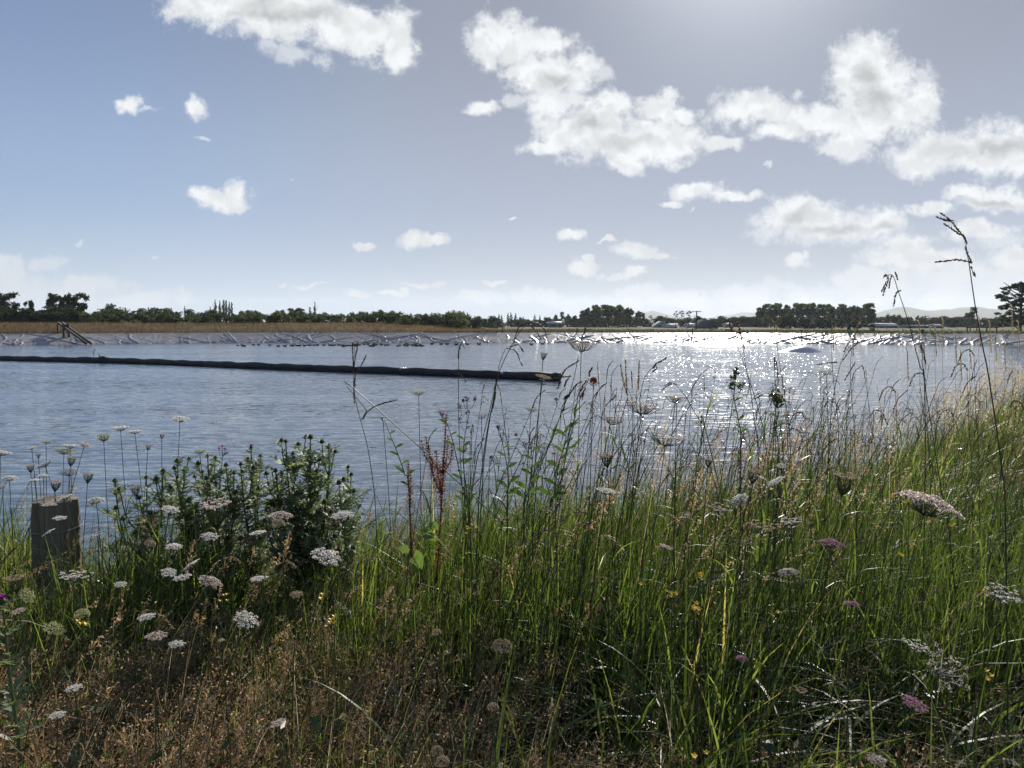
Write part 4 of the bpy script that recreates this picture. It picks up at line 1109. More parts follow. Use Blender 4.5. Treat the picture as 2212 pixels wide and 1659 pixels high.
# bright tufts in the front and grass round the post
for tx, ty, nn_, hh in ((-0.28, 1.75, 240, .42), (-0.55, 1.95, 200, .45), (-0.12, 1.55, 160, .34), (-0.75, 2.2, 160, .4), (0.25, 1.5, 160, .34), (-0.95, 1.6, 120, .3), (-1.2, 2.3, 160, .42)):
    x = tx + r0.normal(0, .09, nn_); y = ty + r0.normal(0, .07, nn_); z = ground_z(x, y)
    blades(mb, x, y, z - .02, r0.uniform(.5, 1.15, nn_) * hh, r0.uniform(.003, .007, nn_), r0.uniform(.05, .6, nn_), azi(nn_, 1.3), 6, np.clip(r0.normal(.72, .12, nn_), 0, .93), r0, droop=.35)
x = r0.uniform(-2.7, -1.3, 3600); y = r0.uniform(2.3, 3.3, 3600); keep = (y < 2.95) | (abs(x + 1.9) > .14); x, y = x[keep], y[keep]
blades(mb, x, y, ground_z(x, y) - .02, r0.uniform(.32, .68, len(x)), r0.uniform(.002, .006, len(x)), r0.uniform(.1, .7, len(x)), azi(len(x), 1.2), 6, np.clip(r0.normal(.6, .2, len(x)), 0, 1), r0, droop=.35)
tag(mb.build('green_grass', m_grass), 'thick green grass blades covering the near bank', 'grass', kind='stuff')

# --- broad reed like leaves, arching, in the right half
mb = MB()
x, y, z, s = field(8500, -0.4, 8, 1.35, 11)
keep = (greenness(x, y) > 0.7) & (x > -0.2 - 0 * y)
x, y, z = x[keep], y[keep], z[keep]
blades(mb, x, y, z, r0.uniform(0.28, 0.68, len(x)), r0.uniform(0.005, 0.012, len(x)), r0.uniform(0.2, 1.0, len(x)), azi(len(x), 1.3) + (r0.random(len(x)) < 0.35) * 3.1, 9, np.clip(r0.normal(0.5, 0.2, len(x)), 0, 1), r0, droop=0.5)
x, y, z, s = field(3000, -0.4, 4.5, 1.35, 5.5)
kq = r0.random(len(x)) < sstep(x + 0.2 * y, -0.1, 0.7); x, y, z = x[kq], y[kq], z[kq]
blades(mb, x, y, z, r0.uniform(0.42, 0.8, len(x)), r0.uniform(0.009, 0.017, len(x)), r0.uniform(0.35, 1.3, len(x)), azi(len(x), 1.5) + (r0.random(len(x)) < 0.4) * 3.1, 11, np.clip(r0.normal(0.42, 0.2, len(x)), 0, 1), r0, droop=0.6)
x, y, z, s = field(6500, -0.5, 8, 1.4, 11)
blades(mb, x, y, z, r0.uniform(0.35, 0.66, len(x)), r0.uniform(0.005, 0.010, len(x)), r0.uniform(0.7, 1.5, len(x)), azi(len(x), 1.4) + (r0.random(len(x)) < 0.4) * 3.1, 9, np.clip(r0.normal(0.5, 0.2, len(x)), 0, 1), r0, droop=0.55)
x, y, z, s = field(1800, -3, 0.2, 1.4, 3.6)
blades(mb, x, y, z, r0.uniform(0.3, 0.55, len(x)), r0.uniform(0.003, 0.006, len(x)), r0.uniform(0.3, 1.3, len(x)), azi(len(x), 1.4), 8, np.clip(r0.normal(0.7, 0.2, len(x)), 0, 1), r0, droop=0.5)
tag(mb.build('broad_grass', m_broad), 'broad arching grass leaves in the lush right hand part of the bank', 'grass', kind='stuff')

# --- dry straw blades everywhere
mb = MB()
for n, a, k in ((14000, (-4, 3, 1.2, 4.4), 1.0), (7000, (0, 9, 3.8, 13), 0.5)):
    x, y, z, s = field(n, *a)
    keep = r0.random(len(x)) < (1.0 - 0.75 * greenness(x, y)) * k + 0.08
    x, y, z, s = x[keep], y[keep], z[keep], s[keep]
    blades(mb, x, y, z - 0.01, r0.uniform(0.25, 0.6, len(x)) * (0.55 + 0.45 * sstep(s, 1.0, 2.6)), r0.uniform(0.0015, 0.0045, len(x)), r0.uniform(0.1, 1.0, len(x)), azi(len(x), 1.2), 6, r0.random(len(x)), r0, droop=0.3)
tag(mb.build('straw_grass', m_straw), 'dry straw coloured blades mixed into the near grass', 'grass', kind='stuff')

# --- fine brown panicles (bent grass) in the front left
def panicles(mb, x, y, z, h, r, size=0.0028, nsp=46, L=0.16, spread=0.045, tint=0.0, lean=0.35, az=None):
    n = len(x); az = azi(n, 0.8, r) if az is None else az
    ln = r.uniform(0.1, lean * 2, n)
    px, py, pz = blades(mb, x, y, z, h, 0.0022, ln, az, 5, np.clip(r.random(n) * 0.6 + tint, 0, 1), r, droop=0.25, taper=8)
    tip = np.stack([px[:, -1], py[:, -1], pz[:, -1]], -1); pre = np.stack([px[:, -2], py[:, -2], pz[:, -2]], -1)
    d = tip - pre; d /= np.linalg.norm(d, axis=1)[:, None]
    t = r.random((n, nsp))
    off = r.normal(size=(n, nsp, 3)) * (spread * (0.25 + 0.9 * np.sin(np.pi * np.clip(t, 0.05, 1)))[..., None]) * 0.6
    P = tip[:, None] - d[:, None] * (L * (1 - t))[..., None] * 1.0 + off
    c = (tip[:, None] - d[:, None] * (L * (1 - t) + 0.02)[..., None])
    leaves(mb, P.reshape(-1, 3), size, r, a=np.clip(np.repeat(r.random(n) * 0.5 + 0.15, nsp) + r.random(n * nsp) * 0.4 + tint, 0, 1), asp=1.9)
    # hair thin branchlets
    sub = r.random((n, nsp)) < 0.4
    A = c[sub]; B = P[sub]; wv = np.array([0.0007, 0.0003, 0])
    V = np.stack([A - wv, A + wv, B + wv, B - wv], 1).reshape(-1, 3)
    mb.add(V, np.arange(len(V)).reshape(-1, 4), 0.3 + tint)
mb = MB()
x, y, z, s = field(9500, -2.8, 2.4, 1.15, 3.0, r=r0)
keep = r0.random(len(x)) < np.clip(1.05 - greenness(x, y), 0.08, 1)
x, y, z = x[keep], y[keep], z[keep]
panicles(mb, x, y, z, r0.uniform(0.24, 0.5, len(x)) * (0.7 + 0.3 * sstep(y, 1.3, 2.4)), r0)
# bottom middle and right patches of the same grass
x, y, z, s = field(2600, -0.2, 2.0, 1.15, 1.9)
panicles(mb, x, y, z, r0.uniform(0.22, 0.42, len(x)), r0)
tag(mb.build('bent_grass', m_bent), 'reddish brown fine seeded grass filling the front left of the bank', 'grass', kind='stuff')

# --- small leafy undergrowth
mb = MB()
for n, a in ((16000, (-3.2, 4.2, 1.1, 4.0)), (12000, (0, 9, 3.8, 12.5)), (5000, (-5, 0, 2.8, 5.4))):
    x, y, z, s = field(n, *a)
    hgt = r0.uniform(0.02, 0.38, len(x)) * (0.5 + 0.5 * sstep(s, 1.2, 2.6))
    leaves(mb, np.stack([x, y, z + hgt], -1), 0.012, r0, flat=0.4, a=np.clip(r0.random(len(x)) * 0.8 - 0.1 * (1 - greenness(x, y)), 0, 1), asp=1.8)
tag(mb.build('leafy_undergrowth', m_weed), 'small leafy weeds low down among the grass stems', 'weeds', kind='stuff')

# --- pale plumed grass heads at the right
mb = MB()
x, y, z, s = field(620, 2.6, 9.5, 5.0, 13)
keep = (x / y > 0.40) & (r0.random(len(x)) < sstep(x / y, 0.38, 0.6))
x, y, z = x[keep], y[keep], z[keep]
panicles(mb, x, y, z, r0.uniform(0.75, 1.25, len(x)), r0, 0.0048, 60, 0.26, 0.028, 0.35, 0.2)
tag(mb.build('plumed_grass', m_straw), 'pale feathery seed heads standing at the right edge of the bank', 'grass', kind='stuff')
# finer pale plumes across the middle and right
mb = MB()
x, y, z, s = field(2300, -0.6, 6.5, 2.4, 9, s_hi=5.5)
keep = r0.random(len(x)) < (0.1 + 0.6 * sstep(x / y, -0.15, 0.25)) * (1 - 0.7 * sstep(x / y, 0.35, 0.5))
x, y, z = x[keep], y[keep], z[keep]
panicles(mb, x, y, z, r0.uniform(0.65, 1.1, len(x)), r0, 0.0030, 46, 0.2, 0.02, 0.3, 0.28)
x, y, z, s = field(260, -3.2, 0.2, 2.2, 3.6)
panicles(mb, x, y, z, r0.uniform(0.5, 0.8, len(x)), r0, 0.003, 34, 0.12, 0.012, 0.0, 0.3)
tag(mb.build('seeding_grass', m_bent), 'thin seeding grass stems standing above the bank', 'grass', kind='stuff')

# --- arching grass spikes (dense finger like heads)
def spike(mb, P, r, rad=0.0035, dens=260, a0=0.2, bristle=1.0):
    """seed spike along the polyline P"""
    P = np.asarray(P, float)
    tube(mb, P, np.linspace(rad * 0.35, rad * 0.2, len(P)), 4, a0)
    L = np.concatenate([[0], np.cumsum(np.linalg.norm(np.diff(P, axis=0), axis=1))]); n = max(10, int(dens * L[-1] / 0.1 * 0.25))
    t = r.random(n) * L[-1]; c = np.stack([np.interp(t, L, P[:, k]) for k in range(3)], -1)
    dd = P[-1] - P[0]; dd = dd / (np.linalg.norm(dd) + 1e-9)
    o = r.normal(size=(n, 3)); o /= np.linalg.norm(o, axis=1)[:, None]
    tp = np.clip(1.1 - 0.6 * (t / L[-1]) ** 3, 0.3, 1)[:, None]
    d1 = dd + o * 0.55; d1 /= np.linalg.norm(d1, axis=1)[:, None]
    sN = np.cross(d1, o); sN /= np.linalg.norm(sN, axis=1)[:, None] + 1e-9
    q = c + o * rad * 0.7 * tp; l_ = rad * 1.3 * bristle
    V = np.stack([q - d1 * l_, q - sN * l_ * 0.45, q + d1 * l_, q + sN * l_ * 0.45], 1).reshape(-1, 3)
    mb.add(V, np.arange(4 * n).reshape(n, 4), np.repeat(np.clip(a0 + r.random(n) * 0.6, 0, 1), 4))
mb = MB(); ms = MB()
x, y, z, s = field(900, -0.9, 6, 2.0, 8.5, s_hi=5.6)
keep = r0.random(len(x)) < 0.15 + 0.85 * sstep(x / y, -0.15, 0.35)
for xx, yy_, zz_ in zip(x[keep], y[keep], z[keep]):
    h = r0.uniform(0.5, 1.0); az = r0.normal(0.1, 0.9); ln = r0.uniform(0.1, 0.4) * h
    ds = np.array([math.cos(az), math.sin(az), 0])
    P = catmull([(xx, yy_, zz_), np.array([xx, yy_, zz_ + h * .5]) + ds * ln * .25, np.array([xx, yy_, zz_ + h]) + ds * ln], 4)
    tube(ms, P, np.linspace(0.0018, 0.0009, len(P)), 4, r0.random() * .6, cap=False)
    tip = P[-1]; L = r0.uniform(0.07, 0.13)
    sp = catmull([tip, tip + ds * L * .45 + (0, 0, 0.25 * L), tip + ds * L * .85 - (0, 0, 0.12 * L), tip + ds * L * 1.05 - (0, 0, 0.5 * L)], 3)
    spike(mb, sp, r0, 0.0026, 200, r0.uniform(0.1, 0.7))
for xx, yy_, zz_ in zip(*field(260, -3.2, 1.2, 1.6, 3.6)[:3]):
    h = r0.uniform(0.4, 0.72); az = r0.normal(0.1, 0.8); ln = r0.uniform(0.1, 0.5) * h
    ds = np.array([math.cos(az), math.sin(az), 0])
    P = catmull([(xx, yy_, zz_), np.array([xx, yy_, zz_ + h * .5]) + ds * ln * .25, np.array([xx, yy_, zz_ + h]) + ds * ln], 4)
    tube(ms, P, np.linspace(0.0015, 0.0008, len(P)), 4, r0.random() * .6, cap=False)
    tip = P[-1]; L = r0.uniform(0.05, 0.1); dr = (P[-1] - P[-2]); dr /= np.linalg.norm(dr)
    spike(mb, [tip, tip + dr * L * .5, tip + dr * L + ds * L * .15], r0, 0.0028, 220, r0.uniform(0.0, 0.7))
# tall leafy grass stems that stand over the rest in the middle and right
mt = MB()
x, y, z, s = field(2400, -0.6, 3.4, 2.0, 6.0, s_hi=5.2, s_lo=1.9)
pr = 0.06 + 0.94 * sstep(x / y, -0.14, 0.02) * (1 - 0.6 * sstep(x / y, 0.4, 0.5)); keep = r0.random(len(x)) < pr * 0.42
for xx, yy_, zz_ in zip(x[keep], y[keep], z[keep]):
    h = r0.uniform(0.72, 1.18) * (0.85 if yy_ < 2.5 else 1); az = r0.normal(0.1, 0.9); ln = r0.uniform(0.03, 0.38) * h
    ds = np.array([math.cos(az), math.sin(az), 0]); P = catmull([(xx, yy_, zz_), np.array([xx, yy_, zz_ + h * .5]) + ds * ln * .22, np.array([xx, yy_, zz_ + h]) + ds * ln], 5)
    tn_ = r0.random() * .6; tube(ms, P, np.linspace(0.0022, 0.0010, len(P)), 4, tn_, cap=False)
    k = int(r0.integers(2, 5)); ii = r0.integers(2, len(P) - 2, k); a = r0.uniform(0, 6.28, k)
    blades(mt, P[ii, 0], P[ii, 1], P[ii, 2], r0.uniform(.10, .26, k), r0.uniform(.004, .009, k), r0.uniform(.3, 1.1, k), a, 6, np.clip(r0.random(k) * .7, 0, 1), r0, droop=.5)
    tip = P[-1]; dr = P[-1] - P[-2]; dr /= np.linalg.norm(dr); q = r0.random()
    if q < .4:
        L = r0.uniform(.06, .13); spike(mb, catmull([tip, tip + dr * L * .5, tip + dr * L * .85 + ds * L * .25], 3), r0, r0.uniform(.0025, .004), 220, r0.uniform(.0, .7))
    elif q < .75:
        for j in range(int(r0.integers(2, 5))):
            b = P[-1] - dr * .035 * j; sd2 = ds * r0.choice([-1, 1]) * r0.uniform(.4, 1) + np.array([0, r0.normal(0, .4), r0.uniform(-.3, .9)]); sd2 /= np.linalg.norm(sd2); L = r0.uniform(.04, .09)
            spike(mb, catmull([b, b + sd2 * L * .5 + (0, 0, .01), b + sd2 * L - (0, 0, .012)], 3), r0, .0026, 200, r0.uniform(0, .6))
    else:
        n_ = 70; t = r0.random(n_); c = tip - dr * (t * .2)[:, None] + r0.normal(0, .009, (n_, 3)); leaves(mb, c, .0026, r0, a=np.clip(r0.uniform(.2, .8) + r0.normal(0, .15, n_), 0, 1))
tag(mt.build('stem_leaves', m_grass), 'narrow leaves of the tall grass stems in the middle and right', 'grass', kind='stuff')
tag(mb.build('spiked_grass', m_spike), 'brown finger like grass spikes scattered over the bank', 'grass', kind='stuff')
tag(ms.build('spiked_grass_stems', m_stem), 'thin stems carrying the scattered brown grass spikes', 'grass', kind='stuff')

# ================================================================== single plants
def gz(x, y): return float(ground_z(x, y)[0])
def V3(a): return np.array(tuple(a), float)
rp = np.random.default_rng(5)

# ---------------- wild carrot heads: several forms of one flower, unit radius
def umbel(form, seed):
    """returns (florets mesh builder, stalks mesh builder); hub at origin, disc radius 1, faces +Z"""
    r = np.random.default_rng(seed); fl, st = MB(), MB()
    nray = {'flat': 34, 'dome': 36, 'open': 26, 'nest': 44, 'ball': 60, 'bud': 26}[form]
    for i in range(nray):
        q = math.sqrt((i + 0.5) / nray); a = i * 2.39996 + r.normal(0, 0.1)
        if form == 'flat': x = q * (0.95 + r.normal(0, .05)); zt = 0.42 + 0.07 * math.cos(q * 3) + r.normal(0, .02); k = 0.17
        elif form == 'dome': x = q * (0.92 + r.normal(0, .05)); zt = 0.70 - 0.34 * q * q + r.normal(0, .03); k = 0.18
        elif form == 'open': x = q * (0.98 + r.normal(0, .08)); zt = 0.36 + 0.14 * q + r.normal(0, .06); k = 0.125
        elif form == 'nest': x = (0.25 + 0.42 * q) + r.normal(0, .03); zt = 1.15 + 0.25 * q + r.normal(0, .05); k = 0.12
        elif form == 'ball': x = 0.85 * math.sin(q * 2.0) + 0.05; zt = 0.85 + 0.62 * math.cos(q * 2.0); k = 0.15
        else: x = 0.2 + 0.35 * q; zt = 0.8 - 0.1 * q; k = 0.16
        e = np.array([math.cos(a) * x, math.sin(a) * x, zt])
        bow = np.array([math.cos(a), math.sin(a), 0]) * (0.62 * max(x, 0.5) if form in ('nest', 'ball') else 0.55 * x)
        mid = bow + np.array([0, 0, zt * (0.45 if form in ('nest', 'ball') else 0.30)])
        tube(st, catmull([(0, 0, 0), mid, e], 4), np.linspace(0.020, 0.012, 9), 4, 0.3 + 0.5 * r.random(), cap=False)
        nf = 24 if form in ('flat', 'dome', 'ball') else 16
        qa = r.uniform(0, 6.28, nf); qr = np.sqrt(r.random(nf)) * k
        out = np.array([math.cos(a), math.sin(a), 0])
        up = np.array([0, 0, 1.0]) + out * (0.5 * q if form == 'dome' else 0.1 * q)
        if form == 'ball': up = e - np.array([0, 0, 0.7])
        up /= np.linalg.norm(up)
        s1 = np.cross(up, [0.3, 0.9, 0.1]); s1 /= np.linalg.norm(s1); s2 = np.cross(up, s1)
        C0 = e + np.cos(qa)[:, None] * qr[:, None] * s1 + np.sin(qa)[:, None] * qr[:, None] * s2 + up * (0.05 - 1.5 * (qr[:, None] ** 2)) + r.normal(0, .008, (nf, 3))
        rot = r.uniform(0, 6.28, nf)[:, None]; fs = 0.036 * (1.15 if form in ('flat', 'dome') else 0.9)
        n_ = up + r.normal(0, 0.8, (nf, 3)); n_ /= np.linalg.norm(n_, axis=1)[:, None]
        t1 = np.cross(n_, s2); t1 /= np.linalg.norm(t1, axis=1)[:, None]; t2 = np.cross(n_, t1)
        A = (np.cos(rot) * t1 + np.sin(rot) * t2) * fs; B = (-np.sin(rot) * t1 + np.cos(rot) * t2) * fs
        base = C0 - n_ * 0.035
        V = np.stack([base, C0 + A, C0 + B * 0.8, C0 - A, C0 - B * 0.8], 1).reshape(-1, 3)
        b = np.arange(nf)[:, None] * 5
        f4 = b + np.array([[1, 2, 3, 4]]); fl.add(V, f4, np.repeat(r.random(nf), 5))
        fl.F[3].append(fl.nv - len(V) + (b[:, :, None] + np.array([[[0, 1, 2], [0, 3, 4]]])).reshape(-1, 3))
    for i in range(9):       # bracts under the head
        a = i * 0.698 + r.normal(0, .1); L = r.uniform(0.25, 0.5) if form != 'bud' else 0.6; dz = -0.08 if form in ('flat', 'open', 'dome') else 0.12
        o = np.array([math.cos(a), math.sin(a), 0]); s_ = np.array([-math.sin(a), math.cos(a), 0]) * 0.016
        st.add([s_, -s_, o * L * .6 + (0, 0, dz) - s_ * .7, o * L * .6 + (0, 0, dz) + s_ * .7, o * L + (0, 0, dz * 1.2 + .05)], [[0, 1, 2, 3]], 0.5)
        st.F[3].append(np.array([[3, 2, 4]]) + st.nv - 5)
    return fl, st
HEADS = {}
def head_mesh(form, mat, var):
    k = (form, mat.name, var)
    if k not in HEADS:
        fl, st = umbel(form, 40 + var * 3)
        HEADS[k] = (fl.mesh('flower_head', mat, False), st.mesh('flower_stalks', m_stem))
    return HEADS[k]
MATS = {'w': m_white, 'c': m_cream, 't': m_tan, 'p': m_pink, 'r': m_rose}
def depth_for(qx, qy, hint=None):
    if hint: return hint
    # farther up in view = nearer the crest of the bank
    if qx > 1150: return float(np.interp(qy, [740, 900, 1000, 1150, 1300, 1450, 1600], [3.0, 2.8, 2.35, 2.0, 1.75, 1.55, 1.4]))
    return float(np.interp(qy, [740, 1000, 1080, 1150, 1300, 1450, 1600], [3.6, 3.2, 2.6, 2.3, 1.95, 1.65, 1.45]))
carrots = []; QD = {}
def lerp_stem(tip, lean, r, n=6):
    """curved stem from the ground to tip; lean = unit vector the head end leans along"""
    z0 = None
    bx_ = tip[0] - lean[0] * 0.35 - rp.uniform(-.03, .03); by = max(1.05, tip[1] + rp.uniform(-0.02, 0.12))
    g = gz(bx_, by)
    if tip[2] < g + 0.06: g = tip[2] - 0.1
    base = np.array([bx_, by, g - 0.02])
    h = tip[2] - g
    m_ = base * 0.45 + tip * 0.55 + np.array([-lean[0] * 0.10, -lean[1] * 0.05, 0.02]) * h
    return catmull([base, base * 0.78 + m_ * 0.22 + (rp.uniform(-.01, .01), 0, 0), m_, tip], n), base
def carrot(qx, qy, wq, form='flat', col='w', tilt=0.0, fwd=0.25, d=None, label=None, leaf=True):
    """qx,qy head centre, wq width of the head as seen; tilt>0 leans right"""
    d = depth_for(qx, qy, d); c = V3(Q(qx, qy, d)); rad = max(0.008, wq * d / F / 2)
    if form in ('nest', 'ball'): rad *= 0.95
    up = np.array([math.sin(tilt), -fwd, math.cos(tilt)]); up /= np.linalg.norm(up)
    hc = {'flat': .45, 'dome': .5, 'open': .4, 'nest': .8, 'ball': .9, 'bud': .5}[form]
    hub = c - up * hc * rad
    P, base = lerp_stem(hub, up, rp)
    e = empty('wild_carrot', base); o = base
    mb = MB(); tube(mb, P - o, np.linspace(0.0022, 0.0013, len(P)), 6, 0.35 + 0.3 * rp.random(), cap=False); 
    mb.build('stem', m_stem, e)
    if leaf:
        for _ in range(2):
            mb = MB(); t = rp.uniform(0.2, 0.75); b = P[int(t * (len(P) - 1))] - o; a = rp.uniform(0, 6.28); L = rp.uniform(0.05, 0.11)
            dr = np.array([math.cos(a), math.sin(a), 0.8]); dr /= np.linalg.norm(dr)
            tube(mb, [b, b + dr * L * .6, b + dr * L + (0, 0, -.01)], [0.0008] * 3, 3, .4, cap=False)
            for j in range(14):
                u_ = (j + 3) / 17; pnt = b + dr * L * u_; sgn = 1 if j % 2 else -1
                sd_ = np.cross(dr, [0, 0, 1]) * sgn * (1.2 - u_) * 0.03 + dr * 0.012 + rp.normal(0, .002, 3)
                tube(mb, [pnt, pnt + sd_], [0.0011, 0.0005], 3, .5, cap=False)
            mb.build('leaf', m_weed, e)
    fm, sm_ = head_mesh(form, MATS[col], int(rp.integers(0, 3)))
    q = Vector(up).to_track_quat('Z', 'Y') @ Euler((0, 0, rp.uniform(0, 6.28))).to_quaternion()
    M = Matrix.Translation(Vector(hub - o)) @ q.to_matrix().to_4x4() @ Matrix.Diagonal((rad, rad, rad * (1.0 if form not in ('dome',) else 0.9), 1))
    h_ = inst('flower_head', fm, e, M); inst('flower_stalks', sm_, h_)
    e['category'] = 'wild carrot'; e['group'] = 'wild carrots on the near bank'; QD[e.name] = (qx, qy, col, form, wq)
    if label: e['label'] = label
    carrots.append(e)
    return e
# (x, y, width, form, colour, tilt) as read in the view
CAR = '''68 966 20 flat w 0|3 975 40 flat w 0.2|100 953 22 flat c 0|139 972 40 flat c 0.2|152 961 34 flat w 0|184 960 24 dome p 0.5|260 922 38 flat w 0|291 930 32 flat w 0|389 903 38 flat w 0.25|94 1001 36 flat w -0.3
20 1031 34 dome w 0|5 1049 22 flat p 0|149 1018 40 dome w 0.1|75 1036 22 flat w 0|94 1026 20 flat w 0.1|208 1078 38 dome w 0|136 1075 36 flat w -0.5|106 1089 32 flat p 0|129 1118 28 flat w 0|104 1149 30 flat w -0.45|210 1155 26 open w 0
431 973 30 flat c 0|368 1099 40 flat w 0.35|606 1111 56 dome p 0.1|735 1110 42 flat w -0.05|556 1149 38 flat w -0.05|453 1157 38 flat w 0.25|375 1179 40 dome w 0.05|706 1200 70 flat w 0.2|411 1219 40 flat w -0.55|365 1235 36 flat w 0.15|395 1245 38 flat w -0.05
455 1253 56 dome p 0.35|559 1248 38 flat w -0.1|160 1245 66 open w 0.05|260 1261 28 flat w 0.1|118 1356 46 flat c 0.5|532 1337 58 flat w 0.5|40 1318 30 flat p 0|337 1372 48 flat p 0.05|382 1390 34 flat w 0.1|316 1331 38 flat w 0|60 1286 38 flat c 0.95
159 1485 36 flat w 0|124 1543 34 flat w 0|600 1560 38 flat p -0.3|904 846 34 flat c -0.1|1040 898 34 open t 0|1148 884 30 open t 0|1174 812 36 flat t 0.2|1256 746 70 open t 0.05|1387 880 76 open t 0.0|1322 908 50 open t 0.35|1440 946 92 open p 0.15
1459 861 48 open t 0.05|1197 975 26 flat p 0|1310 1058 44 flat w 0.1|1282 828 28 open t 0.1|1460 992 26 open t 0|1084 1120 28 open t 0|743 1111 40 flat w 0|1462 861 20 flat t 0|1510 910 30 open c -0.5|1785 803 34 open c -0.05|1590 826 32 open c 0.2
1677 862 36 open c 0|1676 1037 40 flat w -0.4|1595 1077 46 dome w -0.5|1556 1099 56 open p 0.1|1645 1138 80 open t 0|1708 1127 50 open w -0.1|2008 1080 140 dome p 0.38|1796 1170 54 dome r 0.1|1702 1233 46 dome p -0.1|1840 1302 36 dome r 0.1|1602 1421 28 dome r 0
1978 1395 58 open w 0.2|2042 1448 110 open p 0.3|1976 1517 60 flat r 0.35|2168 1286 80 open w 0.15|1604 1172 30 open t 0|1483 1112 24 open p 0|1895 1640 40 flat p 0|1180 1100 30 open p 0|1440 1180 30 flat p 0.2|640 1283 30 flat t 0'''
for row in CAR.replace('\n', '|').split('|'):
    a = row.split(); carrot(float(a[0]), float(a[1]), float(a[2]), a[3], a[4], float(a[5]) + rp.normal(0, .06), rp.uniform(-0.15, 0.15) if float(a[1]) < 1000 else (0.9 if a[:2] == ['2042', '1448'] else rp.uniform(-0.05, 0.2)))
NEST = '''224 943 24 ball c|154 997 22 nest c|190 1033 24 nest t|293 1061 26 nest t|66 1012 20 nest p|120 1050 26 nest p|601 1131 28 ball t|324 1174 24 ball t|467 1112 66 nest p|1174 770 18 nest t|1000 968 22 ball c|1310 995 32 nest t|1677 865 24 nest t|1627 1030 28 nest t
1823 1047 42 nest t|1688 1007 20 ball w|177 1326 32 ball c|943 1366 22 ball t|1085 1395 44 ball t|1065 1527 26 ball t|945 1620 26 ball t|955 1645 34 ball t|478 1385 22 bud c|35 1262 40 nest t|827 905 10 bud c|350 943 12 nest t|320 968 12 nest t|83 985 12 nest t|1530 1000 20 nest t|1730 1500 22 nest t'''
for row in NEST.replace('\n', '|').split('|'):
    a = row.split(); carrot(float(a[0]), float(a[1]), float(a[2]) * (1.4 if a[3] == 'nest' and float(a[0]) < 1600 else 1.7 if a[3] == 'nest' else 1.1), a[3], a[4], rp.normal(0, .12), rp.uniform(-0.1, 0.15))
# describe each one: look first, then where it is counted among its like
WORDS = {'w': 'white', 'c': 'cream', 't': 'tan', 'p': 'pinkish', 'r': 'rose pink'}
FORM = {'flat': 'flat topped', 'dome': 'domed', 'open': 'open rayed', 'nest': 'closed cup shaped', 'ball': 'round balled', 'bud': 'budding'}
cls = {}
for e in carrots:
    qx, qy, col, form, wq = QD[e.name]; cls.setdefault((col, form, qy > 1150), []).append(e)
for (col, form, low), L in cls.items():
    L.sort(key=lambda e: QD[e.name][0])
    for i, e in enumerate(L):
        w = 'low in the grass' if low else 'standing tall'
        base_ = f"{WORDS[col]} {FORM[form]} wild carrot {w}"
        e['label'] = base_ if len(L) == 1 else f"{ordinal(i)} from the left of the {WORDS[col]} {FORM[form]} wild carrots {w}"

# ---------------- thistles
def spiny_leaf(mb, b, dr, L, r, a):
    dr = dr / np.linalg.norm(dr); s = np.cross(dr, [0, 0, 1.0]); s /= np.linalg.norm(s) + 1e-9
    up = np.cross(s, dr); k = 5; w = L * 0.034
    prev = None
    for i in range(k):
        t0, t1 = i / k, (i + 1) / k
        c0 = b + dr * L * t0 - up * L * 0.25 * t0 ** 2; c1 = b + dr * L * t1 - up * L * 0.25 * t1 ** 2
        w0, w1 = w * (1 - t0 * .8), w * (1 - t1 * .9)
        mb.add([c0 - s * w0, c0 + s * w0, c1 + s * w1, c1 - s * w1], [[0, 1, 2, 3]], a)
        for sg in (-1, 1):
            ln = L * 0.30 * (1.1 - t0) * r.uniform(.7, 1.3)
            tip = c0 + s * sg * (w0 + ln) + dr * ln * 0.8 + up * r.normal(0, .3) * ln
            mb.add([c0 + s * sg * w0, c1 + s * sg * w1, tip], [[0, 1, 2]], min(1, a + 0.15))
def thistle_head(seed, flower=False):
    r = np.random.default_rng(seed); mb = MB()
    prof = [(0, 0.25), (0.12, 0.62), (0.4, 0.95), (0.75, 0.92), (1.1, 0.6), (1.35, 0.42)]
    tube(mb, [(0, 0, z) for z, _ in prof], [q * 0.8 for _, q in prof], 9, 0.3)
    n = 150
    z = r.uniform(0.05, 1.3, n); q = np.interp(z, [p_[0] for p_ in prof], [p_[1] for p_ in prof]) * 0.8; a = r.uniform(0, 6.28, n)
    o = np.stack([np.cos(a), np.sin(a), a * 0], -1); c = o * q[:, None]; c[:, 2] = z
    dd = o + np.array([0, 0, 1.0]) * (0.2 + 0.6 * (z / 1.3))[:, None]; dd /= np.linalg.norm(dd, axis=1)[:, None]
    s = np.cross(o, [0, 0, 1.0]) * 0.055
    V = np.stack([c - s, c + s, c + dd * r.uniform(0.35, 0.7, (n, 1))], 1).reshape(-1, 3)
    mb.add(V, np.arange(3 * n).reshape(n, 3), np.repeat(0.4 + 0.6 * r.random(n), 3))
    pet = None
    if flower:
        pet = MB(); n = 220; a = r.uniform(0, 6.28, n); t = np.sqrt(r.random(n)); b = np.stack([np.cos(a) * t * .35, np.sin(a) * t * .35, a * 0 + 1.25], -1)
        e = np.stack([np.cos(a) * t * .85, np.sin(a) * t * .85, 2.05 - 0.25 * t + r.normal(0, .06, n)], -1); s = np.stack([-np.sin(a), np.cos(a), a * 0], -1) * .035
        pet.add(np.stack([b - s, b + s, e + s, e - s], 1).reshape(-1, 3), np.arange(4 * n).reshape(n, 4), np.repeat(r.random(n), 4))
    return mb, pet
THM = [thistle_head(i)[0].mesh('flower_head', m_thead, False) for i in range(3)]
tf_, tp_ = thistle_head(9, True); THF = (tf_.mesh('flower_head', m_thead, False), tp_.mesh('petals', m_purple, False))
